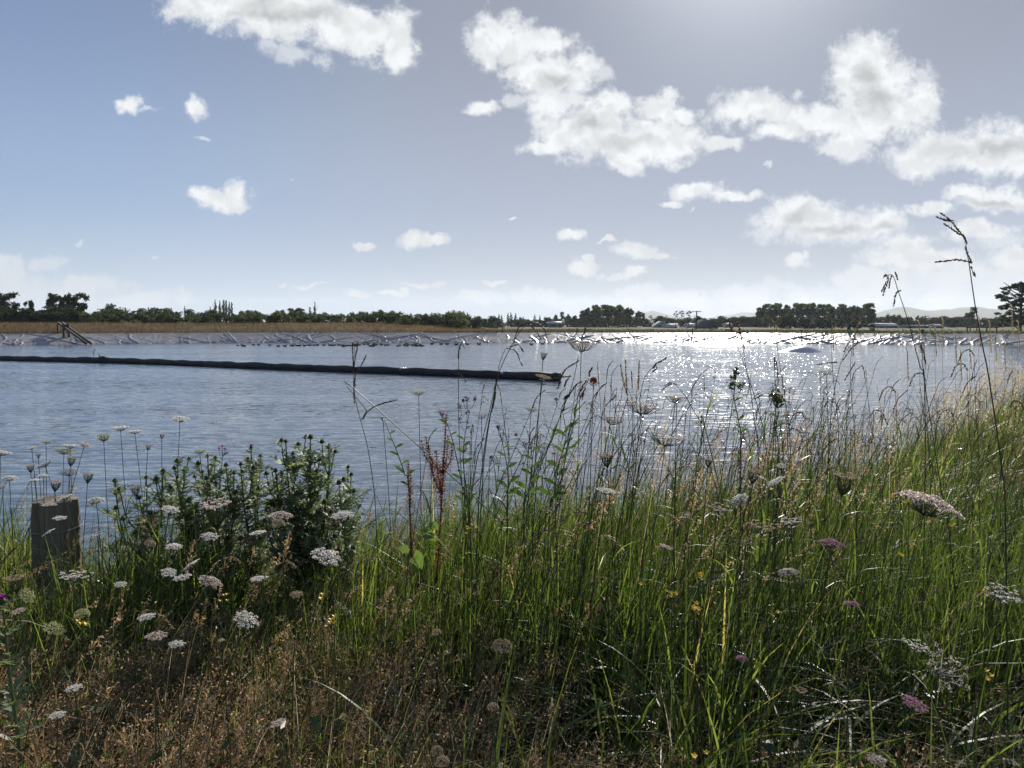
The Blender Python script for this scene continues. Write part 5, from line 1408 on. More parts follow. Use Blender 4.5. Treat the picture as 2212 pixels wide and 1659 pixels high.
def crop6(x, y): return 329.2 + .1984 * x, 905.2 + .1984 * y
def thistle(basex, d, heads, label, flowers=(), seed=1, foot=None, rad=0.0125, leafn=0.72):
    r = np.random.default_rng(seed)
    bx_ = (basex - 1106) / F * d; g = gz(bx_, d); e = empty('thistle', (bx_, d, g)); o = np.array([bx_, d, g])
    tag(e, label, 'thistle', 'thistles on the near bank')
    st, lf = MB(), MB()
    pts = [V3(Q(x, y, d + r.uniform(-0.16, 0.16))) - o for x, y in heads]
    xs_h = [h_[0] for h_ in heads]; ymin_ = min(h_[1] for h_ in heads)
    if len(heads) > 3:
        for _ in range(int(len(heads) * 1.1)):      # lower side shoots fill the clump to the ground
            xq = r.uniform(min(xs_h) - 6, max(xs_h) + 6); yq = ymin_ + 90 + 150 * r.random() ** 0.8
            pts.append(V3(Q(xq, yq, d + r.uniform(-0.25, 0.1))) - o)
    zmax = max(p_[2] for p_ in pts); topi = int(np.argmax([p_[2] for p_ in pts]))
    nst = max(1, len(pts) // 7)
    # a few main stems, heads join the nearest
    mains = []
    order = sorted(range(len(pts)), key=lambda i: -pts[i][2])[:nst * 3]
    picks = sorted(order, key=lambda i: pts[i][0])[::3][:nst] or [topi]
    if topi not in picks: picks.append(topi)
    for i in picks:
        p_ = pts[i]; b = np.array([r.uniform(-.03, .03), r.uniform(-.03, .03), -0.02])
        P = catmull([b, b * .5 + p_ * .25 + (0, 0, 0.18 * p_[2]) , p_ * .8 * (1, 1, .92), p_], 8); mains.append(P)
        tube(st, P, np.linspace(0.0065, 0.0025, len(P)), 6, 0.4)
    def leaf_along(P, n):
        for _ in range(max(1, int(n * leafn))):
            t = r.uniform(0.12, 0.97); i = int(t * (len(P) - 1)); a = r.uniform(0, 6.28)
            tg = P[min(i + 1, len(P) - 1)] - P[max(i - 1, 0)]; tg /= np.linalg.norm(tg) + 1e-9
            dr = np.array([math.cos(a), math.sin(a), 0.35]) + tg * 0.55
            spiny_leaf(lf, P[i], dr, r.uniform(0.04, 0.10) * (1.25 - 0.6 * t), r, np.clip(r.normal(.5, .2), 0, 1))
    for P in mains: leaf_along(P, 46)
    for _ in range(int(len(heads) * 2.2) if len(heads) > 3 else 0):      # loose side twigs
        P = mains[int(r.integers(0, len(mains)))]; c = P[int(r.uniform(.12, .8) * (len(P) - 1))]; a = r.uniform(0, 6.28); L_ = r.uniform(.07, .2)
        en = c + np.array([math.cos(a) * L_, math.sin(a) * L_ * .7, L_ * r.uniform(.3, .9)]); tw = catmull([c, (c + en) / 2 + (0, 0, -.01), en], 5)
        tube(st, tw, np.linspace(.0022, .001, len(tw)), 4, .45); leaf_along(tw, 9)
    for i, p_ in enumerate(pts):
        if i not in picks:
            best = None
            for P in mains:
                for k in range(4, len(P) - 2):
                    c = P[k]; dz = p_[2] - c[2]; hd = np.linalg.norm((p_ - c)[:2])
                    if dz > 0.02:
                        cost = hd + abs(dz - hd * 1.2 - 0.06)
                        if best is None or cost < best[0]: best = (cost, c)
            c = best[1] if best else np.array([0, 0, 0.1])
            m_ = c * .5 + p_ * .5 + np.array([(p_ - c)[0] * .2, (p_ - c)[1] * .2, -0.015])
            P = catmull([c, m_, p_], 6); tube(st, P, np.linspace(0.0036, 0.0020, len(P)), 5, 0.45); leaf_along(P, 12)
            tg = P[-1] - P[-2]
        else: tg = p_ - np.array([0, 0, 0]) * 1.0; P = mains[picks.index(i)]; tg = P[-1] - P[-3]
        tg = tg / np.linalg.norm(tg) + np.array([0, 0, .5]); rr = rad * r.uniform(.75, 1.15)
        M = Matrix.Translation(Vector(p_ - tg / np.linalg.norm(tg) * rr * .6)) @ Vector(tg).to_track_quat('Z', 'Y').to_matrix().to_4x4() @ Matrix.Diagonal((rr, rr, rr, 1))
        if i in flowers:
            h_ = inst('flower_head', THF[0], e, M); h_['label'] = 'thistle head in purple flower'; inst('petals', THF[1], h_)
        else: inst('flower_head', THM[int(r.integers(0, 3))], e, M)
        for _ in range(5):
            a = r.uniform(0, 6.28); spiny_leaf(lf, p_ - tg * rr * .5, np.array([math.cos(a), math.sin(a), 0.55]), r.uniform(0.02, 0.04), r, .6)
    for _ in range(26):     # basal leaves
        a = r.uniform(0, 6.28); spiny_leaf(lf, np.array([0, 0, r.uniform(0.02, .25)]), np.array([math.cos(a), math.sin(a), 0.7]), r.uniform(0.12, 0.26), r, r.uniform(.2, .8))
    st.build('stem', m_thistle, e); lf.build('foliage', m_thistle, e, smooth=False)
    return e
T1 = [crop6(*p_) for p_ in ((270, 450), (395, 430), (240, 530), (120, 570), (45, 640), (350, 545), (540, 570), (600, 400), (685, 420), (800, 500), (200, 740), (275, 640), (890, 580), (460, 620), (690, 690), (830, 660), (910, 800), (960, 800), (390, 890), (415, 970), (860, 570), (590, 640), (500, 480), (640, 500), (110, 860), (740, 560))]
T2 = [crop6(*p_) for p_ in ((1075, 310), (1040, 430), (1175, 400), (960, 490), (1130, 490), (980, 570), (1100, 520), (1080, 640), (1150, 760))]
T3 = [crop6(*p_) for p_ in ((1405, 230), (1450, 240), (1590, 275), (1670, 195), (1720, 195), (1845, 245), (1920, 290), (1990, 350), (1940, 340), (1700, 345), (1530, 370), (1470, 430), (1540, 430), (1650, 440), (1700, 460), (1770, 430), (1820, 440), (1740, 600), (1915, 590), (1840, 600), (1700, 560), (1415, 600), (1340, 560), (1240, 590), (1300, 545), (1540, 640), (1350, 640), (1720, 690), (1790, 560), (1690, 520), (1500, 880), (1540, 750))]
T4 = [crop6(*p_) for p_ in ((2130, 520), (2165, 600), (2080, 650), (2030, 690), (1870, 900), (2110, 900), (2190, 780))]
T5 = [(823 / 2.88 - 37, 1038), (247, 1038), (316, 1031), (337, 1035), (257, 1056), (352, 1017), (250, 1097), (266, 1120), (300, 1075)]
thistle(462, 3.25, T1, 'broad bushy thistle with many green heads right of the stump post', (), 1)
thistle(548, 3.3, T2, 'slim thistle topped by one bright purple flower', (0,), 2)
thistle(650, 3.2, T3, 'tallest dense thistle, its top heads against the pond', (), 3)
thistle(742, 3.1, T4, 'small thistle at the right side of the thistle clump', (), 4)
thistle(292, 3.2, T5, 'sparse thistle at the left side of the clump beside the post', (), 5)
thistle(14, 1.9, [(5, 1299)], 'low thistle with a purple flower at the left edge', (0,), 6, leafn=.6)

# ---------------- stump post and wire
m_post = solid_mat('old_post_wood', (0.10, 0.080, 0.058), (0.26, 0.22, 0.165), 9, 0.9, 0.15, bump=0.9, stretch=(1, 1, 0.12), detail=8)
m_posttop = solid_mat('post_end_grain', (0.12, 0.10, 0.08), (0.26, 0.23, 0.19), 14, 0.9, 0.15, bump=0.6)
d = 3.15; pc = Q(114, 1078, d); g = gz(pc.x, d); hP = pc.z - g
e = empty('stump_post', (pc.x, d, g)); tag(e, 'short thick weathered wooden post with a cracked top, among white flowers', 'post')
mb = MB(); n = 40; rows = 14; rp2 = np.random.default_rng(3)
ang = np.linspace(0, 2 * np.pi, n, endpoint=False); gr = 0.004 * rp2.normal(size=n) - 0.012 * np.exp(-((ang - 4.4) / .06) ** 2) - 0.014 * np.exp(-((ang - 5.1) / .05) ** 2) - .01 * np.exp(-((ang - 3.6) / .05) ** 2)
V = []
for i in range(rows):
    z = -0.1 + (hP + 0.1) * i / (rows - 1); rad_ = 0.088 + 0.006 * (1 - i / rows) + gr + 0.0015 * rp2.normal(size=n)
    if i == rows - 1: rad_ = rad_ - 0.004
    V.append(np.column_stack([np.cos(ang) * rad_ + 0.012 * (z / hP), np.sin(ang) * rad_, np.full(n, z)]))
V = np.concatenate(V); i = np.arange(rows - 1)[:, None]; j = np.arange(n)[None]
mb.add(V, np.stack([i * n + j, i * n + (j + 1) % n, (i + 1) * n + (j + 1) % n, (i + 1) * n + j], -1).reshape(-1, 4)); mb.build('shaft', m_post, e)
mb = MB(); top_ = V[-n:]; inner = top_ * (0.5, 0.5, 1) + np.column_stack([rp2.normal(0, .003, n), rp2.normal(0, .003, n), 0.004 + rp2.normal(0, .003, n)])
cc = np.array([[0.012, 0, hP + 0.006]])
Vt = np.concatenate([top_, inner, cc]); k = np.arange(n)
mb.add(Vt, np.stack([k, (k + 1) % n, n + (k + 1) % n, n + k], -1)); mb.F[3].append(np.stack([n + k, n + (k + 1) % n, np.full(n, 2 * n)], -1)); mb.build('post_top', m_posttop, e)
m_galv = solid_mat('galvanised_wire', (0.16, 0.16, 0.155), (0.26, 0.26, 0.25), 20, 0.6, 0.3)
for zz_, w_ in ((hP - 0.115, .0022),):
    a = np.linspace(0, 2 * np.pi, 30); mb = MB(); tube(mb, np.column_stack([np.cos(a) * .101 + .008, np.sin(a) * .101, np.full(30, zz_) + .006 * np.sin(a)]), w_, 5, cap=False); mb.build('wire_loop', m_galv, e)
w0 = np.array([pc.x + .1, d - 0.02, g + hP - 0.115]); w1 = V3(Q(1400 / 1.8228, 1894 / 1.8228, 3.5)); w2 = V3(Q(2056 / 1.8228, 1821 / 1.8228, 3.85)); w3 = np.array([1.9, 4.6, 1.7])
mb = MB(); tube(mb, catmull([w0, w1, w2, w3], 10), 0.0009, 5)
tag(mb.build('fence_wire', m_galv), 'thin bare fence wire strung from the stump post through the grass', 'wire')


# ---------------- tall single grass stalks, traced by their own bends
def stalk(path, spikes, d, label, w=0.0019, spw=0.0036, mat=None, smat=None, leaves_=(), ends=None, name='grass_stalk', cat='grass stalk', tint=.3, stint=.1):
    pts = [V3(Q(x, y, d)) for x, y in path]            # tip first
    last = pts[-1]; g = gz(last[0], d)
    dirv = pts[-1] - pts[-2]; dirv = dirv / (abs(dirv[2]) + 1e-6)
    if last[2] > g + 0.03:
        f = last[2] - g; pts.append(np.array([last[0] + dirv[0] * f * 0.6, d, g - 0.01]))
    base = pts[-1].copy(); g = gz(base[0], base[1]); base[2] = g
    P = catmull(pts[::-1], 6); P = P + np.stack([0 * P[:, 0], 0.02 * np.sin(np.linspace(0, 3, len(P))), 0 * P[:, 0]], -1)
    e = empty(name, base); tag(e, label, cat, 'tall single stalks on the near bank')
    mb = MB(); tube(mb, P - base, np.linspace(w, w * .5, len(P)), 6, tint); mb.build('stem', mat or m_stem, e)
    for sp in spikes:
        S = catmull([V3(Q(x, y, d + rp.uniform(-.005, .005))) for x, y in sp], 5) - base
        mb = MB(); spike(mb, S, rp, spw, 240, stint); mb.build('seed_spike', smat or m_spike, e)
    for lf_ in leaves_:
        L = catmull([V3(Q(x, y, d)) for x, y in lf_], 5) - base; n = len(L)
        ww = 0.005 * np.sin(np.pi * np.clip(np.linspace(0.08, 1, n), 0, 1)) ** .7 + .0003
        tg = np.gradient(L, axis=0); sN = np.cross(tg, [0, 1, 0.3]); sN /= np.linalg.norm(sN, axis=1)[:, None]
        V = np.stack([L - sN * ww[:, None], L + sN * ww[:, None] + np.array([0, .003, 0])], 1).reshape(-1, 3); i = np.arange(n - 1) * 2
        mb = MB(); mb.add(V, np.stack([i, i + 1, i + 3, i + 2], -1), .5); mb.build('leaf', m_weed, e)
    return e
c4 = lambda x, y: ((3400 + x / 2.37) / 1.8228, (800 + y / 2.37) / 1.8228)
m5 = lambda x, y: (713.2 + x * .3638, 768 + y * .3638)
m6 = lambda x, y: (1443.9 + .3638 * x, 713.2 + .3638 * y)
z1 = lambda x, y: ((2200 + x / 3.687) / 1.8228, (1300 + y / 3.687) / 1.8228)
def mp_(f, *p): return [f(*q) for q in p]
stalk(mp_(c4, (960, 385), (1005, 560), (1035, 680), (1075, 900), (1120, 1140), (1165, 1380), (1210, 1640)) + [(2170, 1010), (2176, 1150)], [mp_(c4, (965, 385), (940, 320), (890, 260), (830, 180), (720, 90)), mp_(c4, (830, 165), (760, 155), (675, 128)), mp_(c4, (905, 290), (860, 265), (750, 188)), mp_(c4, (1005, 555), (930, 535), (840, 530), (662, 553)), mp_(c4, (1008, 560), (975, 480), (950, 415)), mp_(c4, (1040, 680), (1020, 640), (1005, 600))], 1.9, 'very tall grass stalk rising past the skyline at the right edge', 0.0022, .0034)
stalk(mp_(c4, (230, 670), (275, 665), (310, 700), (350, 810), (430, 1040), (500, 1300), (560, 1540), (590, 1660)) + [(2000, 1080)], [mp_(c4, (290, 640), (305, 670), (318, 720)), mp_(c4, (265, 670), (250, 720), (237, 790)), mp_(c4, (232, 675), (226, 720), (217, 775)), mp_(c4, (222, 680), (205, 668), (187, 700)), mp_(c4, (215, 730), (195, 770), (170, 822)), mp_(c4, (205, 780), (195, 815), (182, 858)), mp_(c4, (350, 820), (312, 830), (292, 890), (283, 965))], 2.3, 'tall stalk with a drooping head of dangling spikes, left of the tallest', 0.0018, .0034)
stalk(mp_(c4, (535, 1320), (575, 1440), (590, 1600)) + [(2040, 1060), (2060, 1200)], [mp_(c4, (535, 1320), (560, 1400), (580, 1500))], 2.4, 'single upright dark spike between the two tallest stalks')
stalk([(1160, 698), (1140, 697), (1112, 735), (1080, 800), (1062, 870), (1040, 960), (1020, 1060)], [[(1160, 698), (1175, 710), (1184, 742)], [(1140, 697), (1158, 716), (1172, 738)], [(1140, 697), (1120, 708), (1110, 740)]], 2.7, 'arched stalk whose bent head rises above the end of the boom', .0018, .0032)
stalk([(1092, 752), (1078, 790), (1068, 850), (1050, 960), (1040, 1080)], [[(1094, 752), (1112, 757), (1122, 775), (1128, 790)], [(1100, 750), (1120, 745), (1130, 760)]], 2.8, 'shorter arched stalk just under the bent head by the boom')
stalk([(766, 742), (762, 800), (765, 860), (778, 915), (792, 970), (806, 1060), (812, 1140)], [[(764, 800), (762, 770), (762, 740)], [(764, 795), (768, 770), (774, 738)], [(766, 835), (768, 810), (780, 790), (792, 766)], [(766, 870), (764, 840), (764, 815)]], 2.5, 'branched grass stalk crossing the middle of the boom', .0016, .0034)
stalk([(780, 908), (790, 890), (808, 880)], [[(783, 906), (795, 888), (820, 874), (857, 864)]], 2.5, 'lone side spike reaching right beneath the middle of the boom')
stalk([(992, 745), (990, 800), (990, 900), (994, 1000), (1000, 1100)], [[(990, 775), (991, 758), (997, 742), (1003, 752)], [(991, 805), (1000, 815), (1006, 825)]], 2.9, 'straight thin stem with a small tufted tip right of the dock')
stalk(mp_(m5, (1000, 100), (970, 260), (930, 460), (900, 680), (880, 900), (870, 1200)), [mp_(m5, (975, 200), (990, 140), (998, 100)), mp_(m5, (960, 330), (975, 260), (982, 215))], 2.7, 'thick green stalk with a dark upright tip in the middle', .0026, .0042, tint=.5)
stalk(mp_(m5, (1475, 0), (1440, 170), (1380, 330), (1310, 520), (1240, 700), (1215, 900), (1200, 1200)), [mp_(m5, (1410, 250), (1460, 175), (1500, 155)), mp_(m5, (1350, 200), (1390, 90), (1480, 30)), mp_(m5, (1310, 150), (1360, 130), (1430, 125)), mp_(m5, (1385, 330), (1400, 250), (1422, 225))], 2.7, 'dark stalk with swept side spikes leaning right under the tall tan flower', .0022, .004, leaves_=[mp_(m5, (1390, 555), (1440, 540), (1490, 490)), mp_(m5, (1310, 520), (1330, 450), (1350, 400))])
stalk(mp_(z1, (440, 690), (400, 800), (300, 930), (250, 1200), (200, 1500), (150, 1660)) + [(1200, 1120)], [mp_(z1, (440, 680), (450, 610), (485, 545)), mp_(z1, (320, 880), (360, 790), (405, 730)), mp_(z1, (340, 1000), (350, 930), (390, 840)), mp_(z1, (75, 830), (110, 740), (165, 665))], 2.75, 'dark knotted stalk leaning beside the round brown leaf', .0022, .0048, leaves_=[mp_(z1, (240, 1280), (235, 1180), (265, 1060)), mp_(z1, (90, 1480), (120, 1440), (130, 1380))])
stalk(mp_(z1, (1570, 395), (1440, 480), (1340, 580), (1260, 700), (1220, 850), (1190, 1000), (1130, 1400)) + [(1270, 1080)], [mp_(z1, (1370, 550), (1420, 480), (1500, 450), (1570, 398)), mp_(z1, (1370, 600), (1400, 580), (1425, 535))], 2.8, 'stalk with a stout brown spike slanting up over the glitter', .0016, .0044)
for k_, (bx0, tx, ty, ln) in enumerate(((1080, 895, 490, 450), (1010, 970, 430, 460), (1140, 1170, 440, 430), (610, 563, 460, 330), (870, 745, 770, 200), (680, 670, 950, 160), (460, 475, 1030, 170))):
    ptsq = mp_(z1, (tx, ty), ((tx * 2 + bx0) / 3, ty + 250), (bx0, ty + 560), (bx0 + 20, 1650)) + [(1195 + bx0 * 0.1488 , 1110)]
    stalk(ptsq, [mp_(z1, (tx + (bx0 - tx) * .55, ty + ln), (tx + (bx0 - tx) * .2, ty + ln * .5), (tx, ty))], 2.9, f'{ordinal(k_)} of seven silvery upright plumes in front of the left glitter', .0013, .0048 if k_ < 3 else .003, smat=m_straw, stint=.25)
stalk(mp_(z1, (1700, 790), (1850, 960), (1960, 1150), (2080, 1350), (2180, 1600)), [mp_(z1, (1700, 785), (1620, 765), (1530, 800)), mp_(z1, (1650, 795), (1600, 790), (1500, 870))], 2.8, 'bowed stalk arching left over the yellowish flower')
stalk(mp_(m6, (1110, 60), (1050, 150), (1010, 300), (980, 480), (960, 700)), [mp_(m6, (1125, 75), (1085, 110), (1045, 165), (1030, 185)), mp_(m6, (1040, 130), (1075, 70), (1110, 50), (1125, 75)), mp_(m6, (1000, 190), (940, 195), (885, 205)), mp_(m6, (1045, 300), (1080, 240), (1110, 190))], 3.0, 'arched stalk with a zigzag spike before the small hump of liner')
stalk(mp_(m6, (630, 160), (640, 300), (655, 420), (670, 560), (690, 800)), [mp_(m6, (636, 245), (632, 200), (632, 155)), mp_(m6, (652, 310), (648, 250), (640, 185)), mp_(m6, (560, 380), (530, 400), (505, 410))], 2.9, 'stalk with twin short dark spikes in the glitter')
stalk(mp_(m6, (420, 0), (450, 110), (470, 230), (500, 380), (520, 560), (540, 780)), [mp_(m6, (425, 10), (440, 60), (452, 110))], 2.9, 'thin slanting stalk crossing the left end of the glitter')
stalk([(1578, 712), (1600, 760), (1625, 830), (1645, 900), (1660, 1000)], [[(1580, 712), (1592, 696), (1600, 720)], [(1585, 716), (1570, 712), (1565, 722)], [(1590, 722), (1605, 716), (1620, 722)], [(1580, 710), (1576, 700), (1584, 690)]], 2.7, 'stalk with a small tangled head just above the far waterline', .0016, .0044, stint=.4)
stalk([(1672, 700), (1680, 740), (1690, 800), (1702, 880), (1710, 980)], [[(1660, 686), (1672, 696), (1680, 715), (1688, 735)]], 2.9, 'nodding pale spike under the dark round trees', .0014, .0036, smat=m_straw)
stalk([(1794, 680), (1800, 720), (1802, 780), (1808, 860), (1815, 960)], [[(1785, 672), (1793, 682), (1799, 715), (1801, 760)]], 2.9, 'nodding pale spike left of the yard rail', .0014, .0036, smat=m_straw)
stalk([(1856, 705), (1846, 740), (1842, 800), (1846, 880), (1850, 980)], [[(1862, 694), (1850, 706), (1844, 740), (1843, 770)]], 2.9, 'nodding pale spike by the small yellow sign', .0014, .0034, smat=m_straw)
for k_, (x, y) in enumerate(((1986, 700), (2020, 708), (2036, 690), (2064, 726), (2115, 688), (2138, 700), (2150, 716), (2186, 665), (2200, 700), (2095, 735), (1996, 735), (2170, 742), (1960, 760), (2075, 760))):
    stalk([(x, y), (x + 3, y + 60), (x + 6, y + 140), (x + 8, y + 260)], [[(x + 3, y + 62), (x + 1, y + 30), (x, y), (x - 4, y - 8)]], 3.9, f'{ordinal(k_)} of fourteen pale plumed stalks before the far right bank', .0012, .0038, mat=m_straw, smat=m_straw, tint=.6, stint=.4)
for k_, (x, y, dx) in enumerate(((2105, 770, 1), (2090, 800, 1), (2118, 1010, -1), (2060, 900, 1), (2180, 880, -1), (2000, 820, 1), (1935, 850, 1), (1880, 900, -1), (1740, 905, 1), (1700, 940, -1), (1780, 880, -1))):
    stalk([(x, y), (x + 6 * dx, y + 50), (x + 10 * dx, y + 130), (x + 14 * dx, y + 240)], [[(x, y), (x - 10 * dx, y - 14), (x - 26 * dx, y - 8), (x - 36 * dx, y + 16)]], 3.0, f'{ordinal(k_)} of eleven hooked dark spikes in the right grass', .0015, .0034)
for k_, (x, y, dx, d_) in enumerate(((870, 1195, -1, 2.2), (895, 1165, 1, 2.2), (640, 1225, -1, 2.1), (520, 1215, -1, 2.1), (300, 1330, 1, 2.0), (1410, 1120, 1, 2.3), (1500, 1130, -1, 2.3), (1640, 1000, 1, 2.6), (1760, 1080, 1, 2.4), (1280, 1170, 1, 2.3))):
    stalk([(x, y), (x - 12 * dx, y + 30), (x - 20 * dx, y + 110), (x - 24 * dx, y + 220)], [[(x, y), (x + 20 * dx, y - 12), (x + 50 * dx, y), (x + 74 * dx, y + 28)]], d_, f'{ordinal(k_)} of ten grey green arched spikes low in the grass', .0016, .0030, smat=m_straw, stint=.15)

# dock with rusty seed clusters
def dock(base_q, tips, d, label, seed):
    r = np.random.default_rng(seed); b = V3(Q(*base_q, d)); g = gz(b[0], d); b[2] = g
    e = empty('dock_plant', b); tag(e, label, 'dock plant', 'dock plants on the near bank')
    main = V3(Q(*tips[0], d)) - b; mb = MB()
    P0 = catmull([(0, 0, -.01), main * .45 + (0.012, 0, 0), main], 8); tube(mb, P0, np.linspace(.0042, .0014, len(P0)), 6, .2); stems = [P0[len(P0) // 2:]]
    for t in tips[1:]:
        p_ = V3(Q(*t, d + r.uniform(-.06, .06))) - b; k = np.argmin(abs(P0[:, 2] - (p_[2] - 0.16))); c = P0[k]
        P = catmull([c, c * .5 + p_ * .5 + ((p_ - c)[0] * .25, 0, -.01), p_], 6); tube(mb, P, np.linspace(.002, .001, len(P)), 5, .2); stems.append(P)
    mb.build('stem', m_dock, e)
    for P in stems:
        L = np.concatenate([[0], np.cumsum(np.linalg.norm(np.diff(P, axis=0), axis=1))]); sd_ = MB(); n = int(L[-1] / .011)
        for i in range(n):
            c = np.array([np.interp(L[-1] * (i + .5) / n, L, P[:, k]) for k in range(3)]); kk = 16; rr = .0075 * (1.15 - .6 * i / n)
            leaves(sd_, c + r.normal(size=(kk, 3)) * rr * (1, 1, .35), .0030, r, asp=1.2)
        sd_.build('seed_cluster', m_dock, e, smooth=False)
    for (x, y, s) in ((0.03, 0.25, 1), (-0.03, 0.32, -1), (0.02, 0.12, 1)):
        mb = MB(); c = np.array([0, 0, y]); L_ = 0.11; seg2 = 7; V = []
        for i in range(seg2 + 1):
            t = i / seg2; w_ = .026 * math.sin(math.pi * min(1, t * .95 + .03)); pnt = c + np.array([s * L_ * t, -0.02, .05 * t - .08 * t * t]); V += [pnt + (0, 0, w_), pnt + (0, -.008, -w_)]
        i = np.arange(seg2) * 2; mb.add(V, np.stack([i, i + 1, i + 3, i + 2], -1), .8); mb.build('leaf', m_weed, e)
dock((914, 1130), [m5(690, 345), m5(540, 500), m5(568, 478), m5(725, 520), m5(655, 640), m5(630, 560), m5(600, 600), m5(585, 530), m5(670, 600), m5(700, 470)], 2.9, 'big rusty red dock in seed against the water', 1)
dock((884, 1130), [m5(462, 620), m5(478, 690)], 2.95, 'thin rusty dock just left of the big red one', 2)

# leafy stems with dark purple flower knots
def leafy(path, d, knots, label, seed, nleaf=8, lsize=.05, kmat=None, ksize=.0035, cat='leafy weed', name='leafy_weed', kname='flower_knot', lw=.12):
    r = np.random.default_rng(seed); pts = [V3(Q(x, y, d)) for x, y in path]; last = pts[-1]; g = gz(last[0], d)
    if last[2] > g + .02: pts.append(np.array([last[0] + r.uniform(-.02, .02), d, g - .01]))
    b = pts[-1].copy(); b[2] = gz(b[0], b[1]); P = catmull(pts[::-1], 7) - b
    e = empty(name, b); tag(e, label, cat, 'leafy stems on the near bank')
    mb = MB(); tube(mb, P, np.linspace(.0028, .0010, len(P)), 6, .45)
    ks = [V3(Q(x, y, d + r.uniform(-.02, .02))) - b for x, y in knots]
    for p_ in ks:
        k = np.argmin(np.linalg.norm(P - (p_ - (0, 0, .05)), axis=1)); tube(mb, catmull([P[k], P[k] * .5 + p_ * .5 + ((p_ - P[k])[0] * .2, 0, -.005), p_], 4), .0008, 4, .4)
    mb.build('stem', m_stem, e)
    for i in range(nleaf):
        mb = MB(); t = .25 + .68 * i / nleaf; k = int(t * (len(P) - 1)); a = r.uniform(-.5, .5) + (0 if i % 2 else math.pi); L_ = lsize * r.uniform(.7, 1.3) * (1.2 - .6 * t); c = P[k]; V = []
        o_ = np.array([math.cos(a), math.sin(a), .9]); o_ /= np.linalg.norm(o_); sN = np.cross(o_, [0.2, 1, 0]); sN /= np.linalg.norm(sN)
        for j in range(7):
            u_ = j / 6; w_ = L_ * lw * math.sin(math.pi * min(1, u_ * .96 + .03)); pn = c + o_ * L_ * u_ - np.array([0, 0, .25 * L_ * u_ * u_]); V += [pn - sN * w_, pn + sN * w_ + (0, .2 * w_, 0)]
        q_ = np.arange(6) * 2; mb.add(V, np.stack([q_, q_ + 1, q_ + 3, q_ + 2], -1), r.uniform(.1, .6)); mb.build('leaf', m_weed, e)
    for p_ in ks:
        mb = MB(); leaves(mb, p_ + r.normal(size=(26, 3)) * ksize, ksize * .9, r, asp=1.1); mb.build(kname, kmat or m_vio, e, smooth=False)
m_vio = plant_mat('dark_purple_flower', [(0, (0.03, 0.008, 0.03)), (1, (0.12, 0.03, 0.10))], 0.6, 0.3, 0.25)
leafy(mp_(m5, (830, 320), (800, 480), (790, 620), (810, 820), (830, 1000)), 2.75, mp_(m5, (805, 250), (790, 265), (768, 296), (860, 256), (812, 340), (770, 372), (815, 262)), 'leafy stem topped with small dark purple flowers, right of the dock', 1, 10)
leafy(mp_(m5, (655, 345), (700, 420), (740, 560), (780, 760), (800, 950)), 2.8, mp_(m5, (655, 340), (665, 352)), 'thin leafy stem bending left over the dock with tiny purple knots', 2, 7)
leafy(mp_(m5, (1380, 330), (1400, 480), (1360, 640), (1330, 820), (1300, 1000)), 2.7, mp_(m5, (1480, 210), (1500, 225), (1395, 250), (1340, 265), (1490, 245)), 'leafy stem with dark purple knots below the round brown leaf', 3, 12, .08)
leafy(mp_(m5, (1180, 480), (1200, 640), (1180, 800), (1150, 1000)), 2.75, mp_(m5, (1100, 470), (1160, 520)), 'pale green leafy stem left of the tan flowers', 4, 10, .07)
leafy(mp_(m5, (320, 380), (360, 480), (400, 580), (440, 700), (470, 850)), 2.9, mp_(m5, (312, 375),), 'slender leafy stem leaning left of the dock', 5, 8, .05, m_stem)
leafy(mp_(m5, (1000, 420), (1040, 600), (1060, 760), (1050, 950)), 2.8, mp_(m5, (995, 425), (1005, 435), (955, 605)), 'leafy stem with dark knots in the middle of the bank', 6, 8, .06)
leafy([(480, 966), (480, 990), (476, 1040), (470, 1120)], 3.3, [(480, 963), (474, 969), (486, 970)], 'stem with a tiny violet tuft standing out of the bushy thistle', 7, 6, .06, m_purple)
leafy(mp_(m6, (640, 360), (650, 480), (640, 620), (650, 800)), 2.8, mp_(m6, (630, 385), (645, 400), (650, 415)), 'dark leafy stem with a thick seed knot below the glitter', 8, 6, .045, m_thead, .008)
leafy(mp_(m6, (400, 260), (390, 400), (420, 560), (430, 760)), 2.8, mp_(m6, (385, 280), (400, 250), (430, 330), (370, 320)), 'green knobbly stem at the left edge of the glitter', 9, 7, .04, m_thead, .007)

# broad yellow green leaves deep in the middle
mb = MB(); r3 = np.random.default_rng(8)
for qx, qy, d, L_ in ((935, 1130, 2.8, .09), (925, 1150, 2.75, .08), (872, 1180, 2.7, .09), (905, 1200, 2.6, .08), (890, 1215, 2.6, .07)):
    c = V3(Q(qx, qy, d)); a = r3.uniform(0, 6.28); o_ = np.array([math.cos(a), 0.2, math.sin(a) * .6]); sN = np.cross(o_, [0, 1, .2]); V = []
    for j in range(8):
        u_ = j / 7; w_ = L_ * .3 * math.sin(math.pi * min(1, u_ * .95 + .03)); pn = c + o_ * L_ * (u_ - .5) + (0, 0, -.03 * u_ * u_); V += [pn - sN * w_, pn + sN * w_]
    q_ = np.arange(7) * 2; mb.add(V, np.stack([q_, q_ + 1, q_ + 3, q_ + 2], -1), .95)
tag(mb.build('dock_leaves', m_weed), 'broad yellow green leaves low behind the middle grass', 'leaves', kind='stuff')

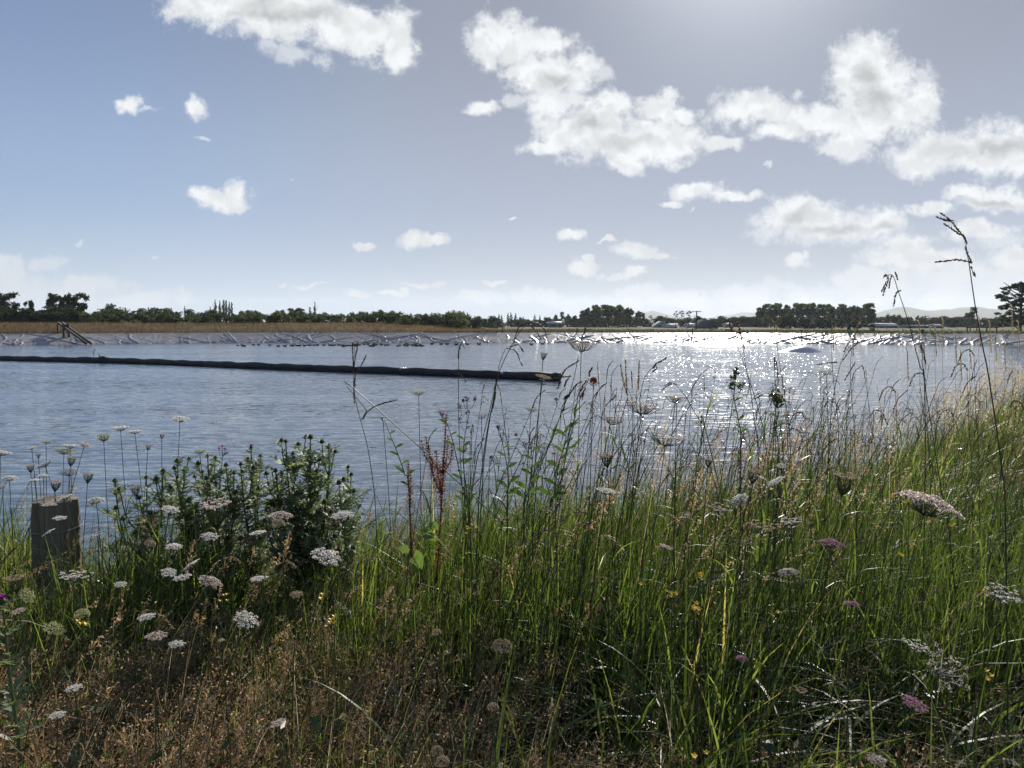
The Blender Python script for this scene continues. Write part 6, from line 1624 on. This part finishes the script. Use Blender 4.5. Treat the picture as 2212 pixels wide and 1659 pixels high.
# round brown leaf caught beside the stalk
m_brownleaf = plant_mat('dead_leaf', [(0, (0.05, 0.015, 0.012)), (1, (0.10, 0.035, 0.025))], .6, .3, .3)
c = V3(Q(1282, 822, 2.74)); mb = MB(); a = np.linspace(.25, 2 * math.pi - .1, 26)
Vl = [np.array([0, 0, 0])] + [np.array([math.cos(t + 4.2) * .0135, .002 * math.sin(3 * t), math.sin(t + 4.2) * .0125]) for t in a]
mb.add(Vl, [[0, i, i + 1] for i in range(1, 26)], .3)
Vl2 = [v * .55 + (0, -.003, 0) for v in Vl]; mb.add(Vl2, [[0, i, i + 1] for i in range(1, 26)], .8)
tube(mb, [(0, 0, 0), (.002, .0, -.03)], .0007, 4, .1)
tag(mb.build('dead_leaf', m_brownleaf, loc=c), 'round dark brown curled leaf caught on the tan flower above the middle', 'dead leaf')

# yellow flowers
ylw = []
def yellow(qx, qy, n=3, s=.006):
    d = depth_for(qx, qy); c = V3(Q(qx, qy, d)); g = gz(c[0], d); b = np.array([c[0] + rp.uniform(-.03, .03), d, min(g, c[2] - .03)])
    e = empty('yellow_wildflower', b); e['category'] = 'yellow flower'; e['group'] = 'small yellow flowers in the grass'; ylw.append(e)
    mb = MB(); tube(mb, catmull([(0, 0, 0), (c - b) * .5 + (.006, 0, 0), c - b], 4), .0009, 4, .4, cap=False); mb.build('stem', m_stem, e)
    for i in range(n):
        p_ = c - b + rp.normal(0, .008, 3) * (i > 0); mb = MB()
        for k in range(5):
            a = k * 1.2566; o_ = np.array([math.cos(a), math.sin(a) * .8, .35 + .3 * math.sin(a)]); s_ = np.cross(o_, [0, .3, 1]); s_ /= np.linalg.norm(s_)
            mb.add([p_, p_ + o_ * s * .6 - s_ * s * .42, p_ + o_ * s * 1.15, p_ + o_ * s * .6 + s_ * s * .42], [[0, 1, 2, 3]], rp.random())
        mb.build('flower', m_yellow, e, smooth=False)
for p_ in ((1953, 1086), (1963, 1083), (1930, 1074), (1892, 1137), (1910, 1147), (2053, 1137), (1513, 1240), (1500, 1315), (1851, 1011), (1510, 1242), (1498, 1318), (1450, 1282), (1679, 1323), (1500, 1635), (693, 1295), (715, 1340), (484, 1286), (721, 1346), (1016, 1142), (1008, 1196), (186, 1348), (1385, 1262), (1460, 1283), (1030, 1140), (1945, 1200), (2140, 1460)):
    yellow(*p_, n=int(rp.integers(2, 5)), s=rp.uniform(.005, .0085))
ylw.sort(key=lambda o: o.location.x / o.location.y)
number_off(ylw, 'the small yellow flowers in the grass')
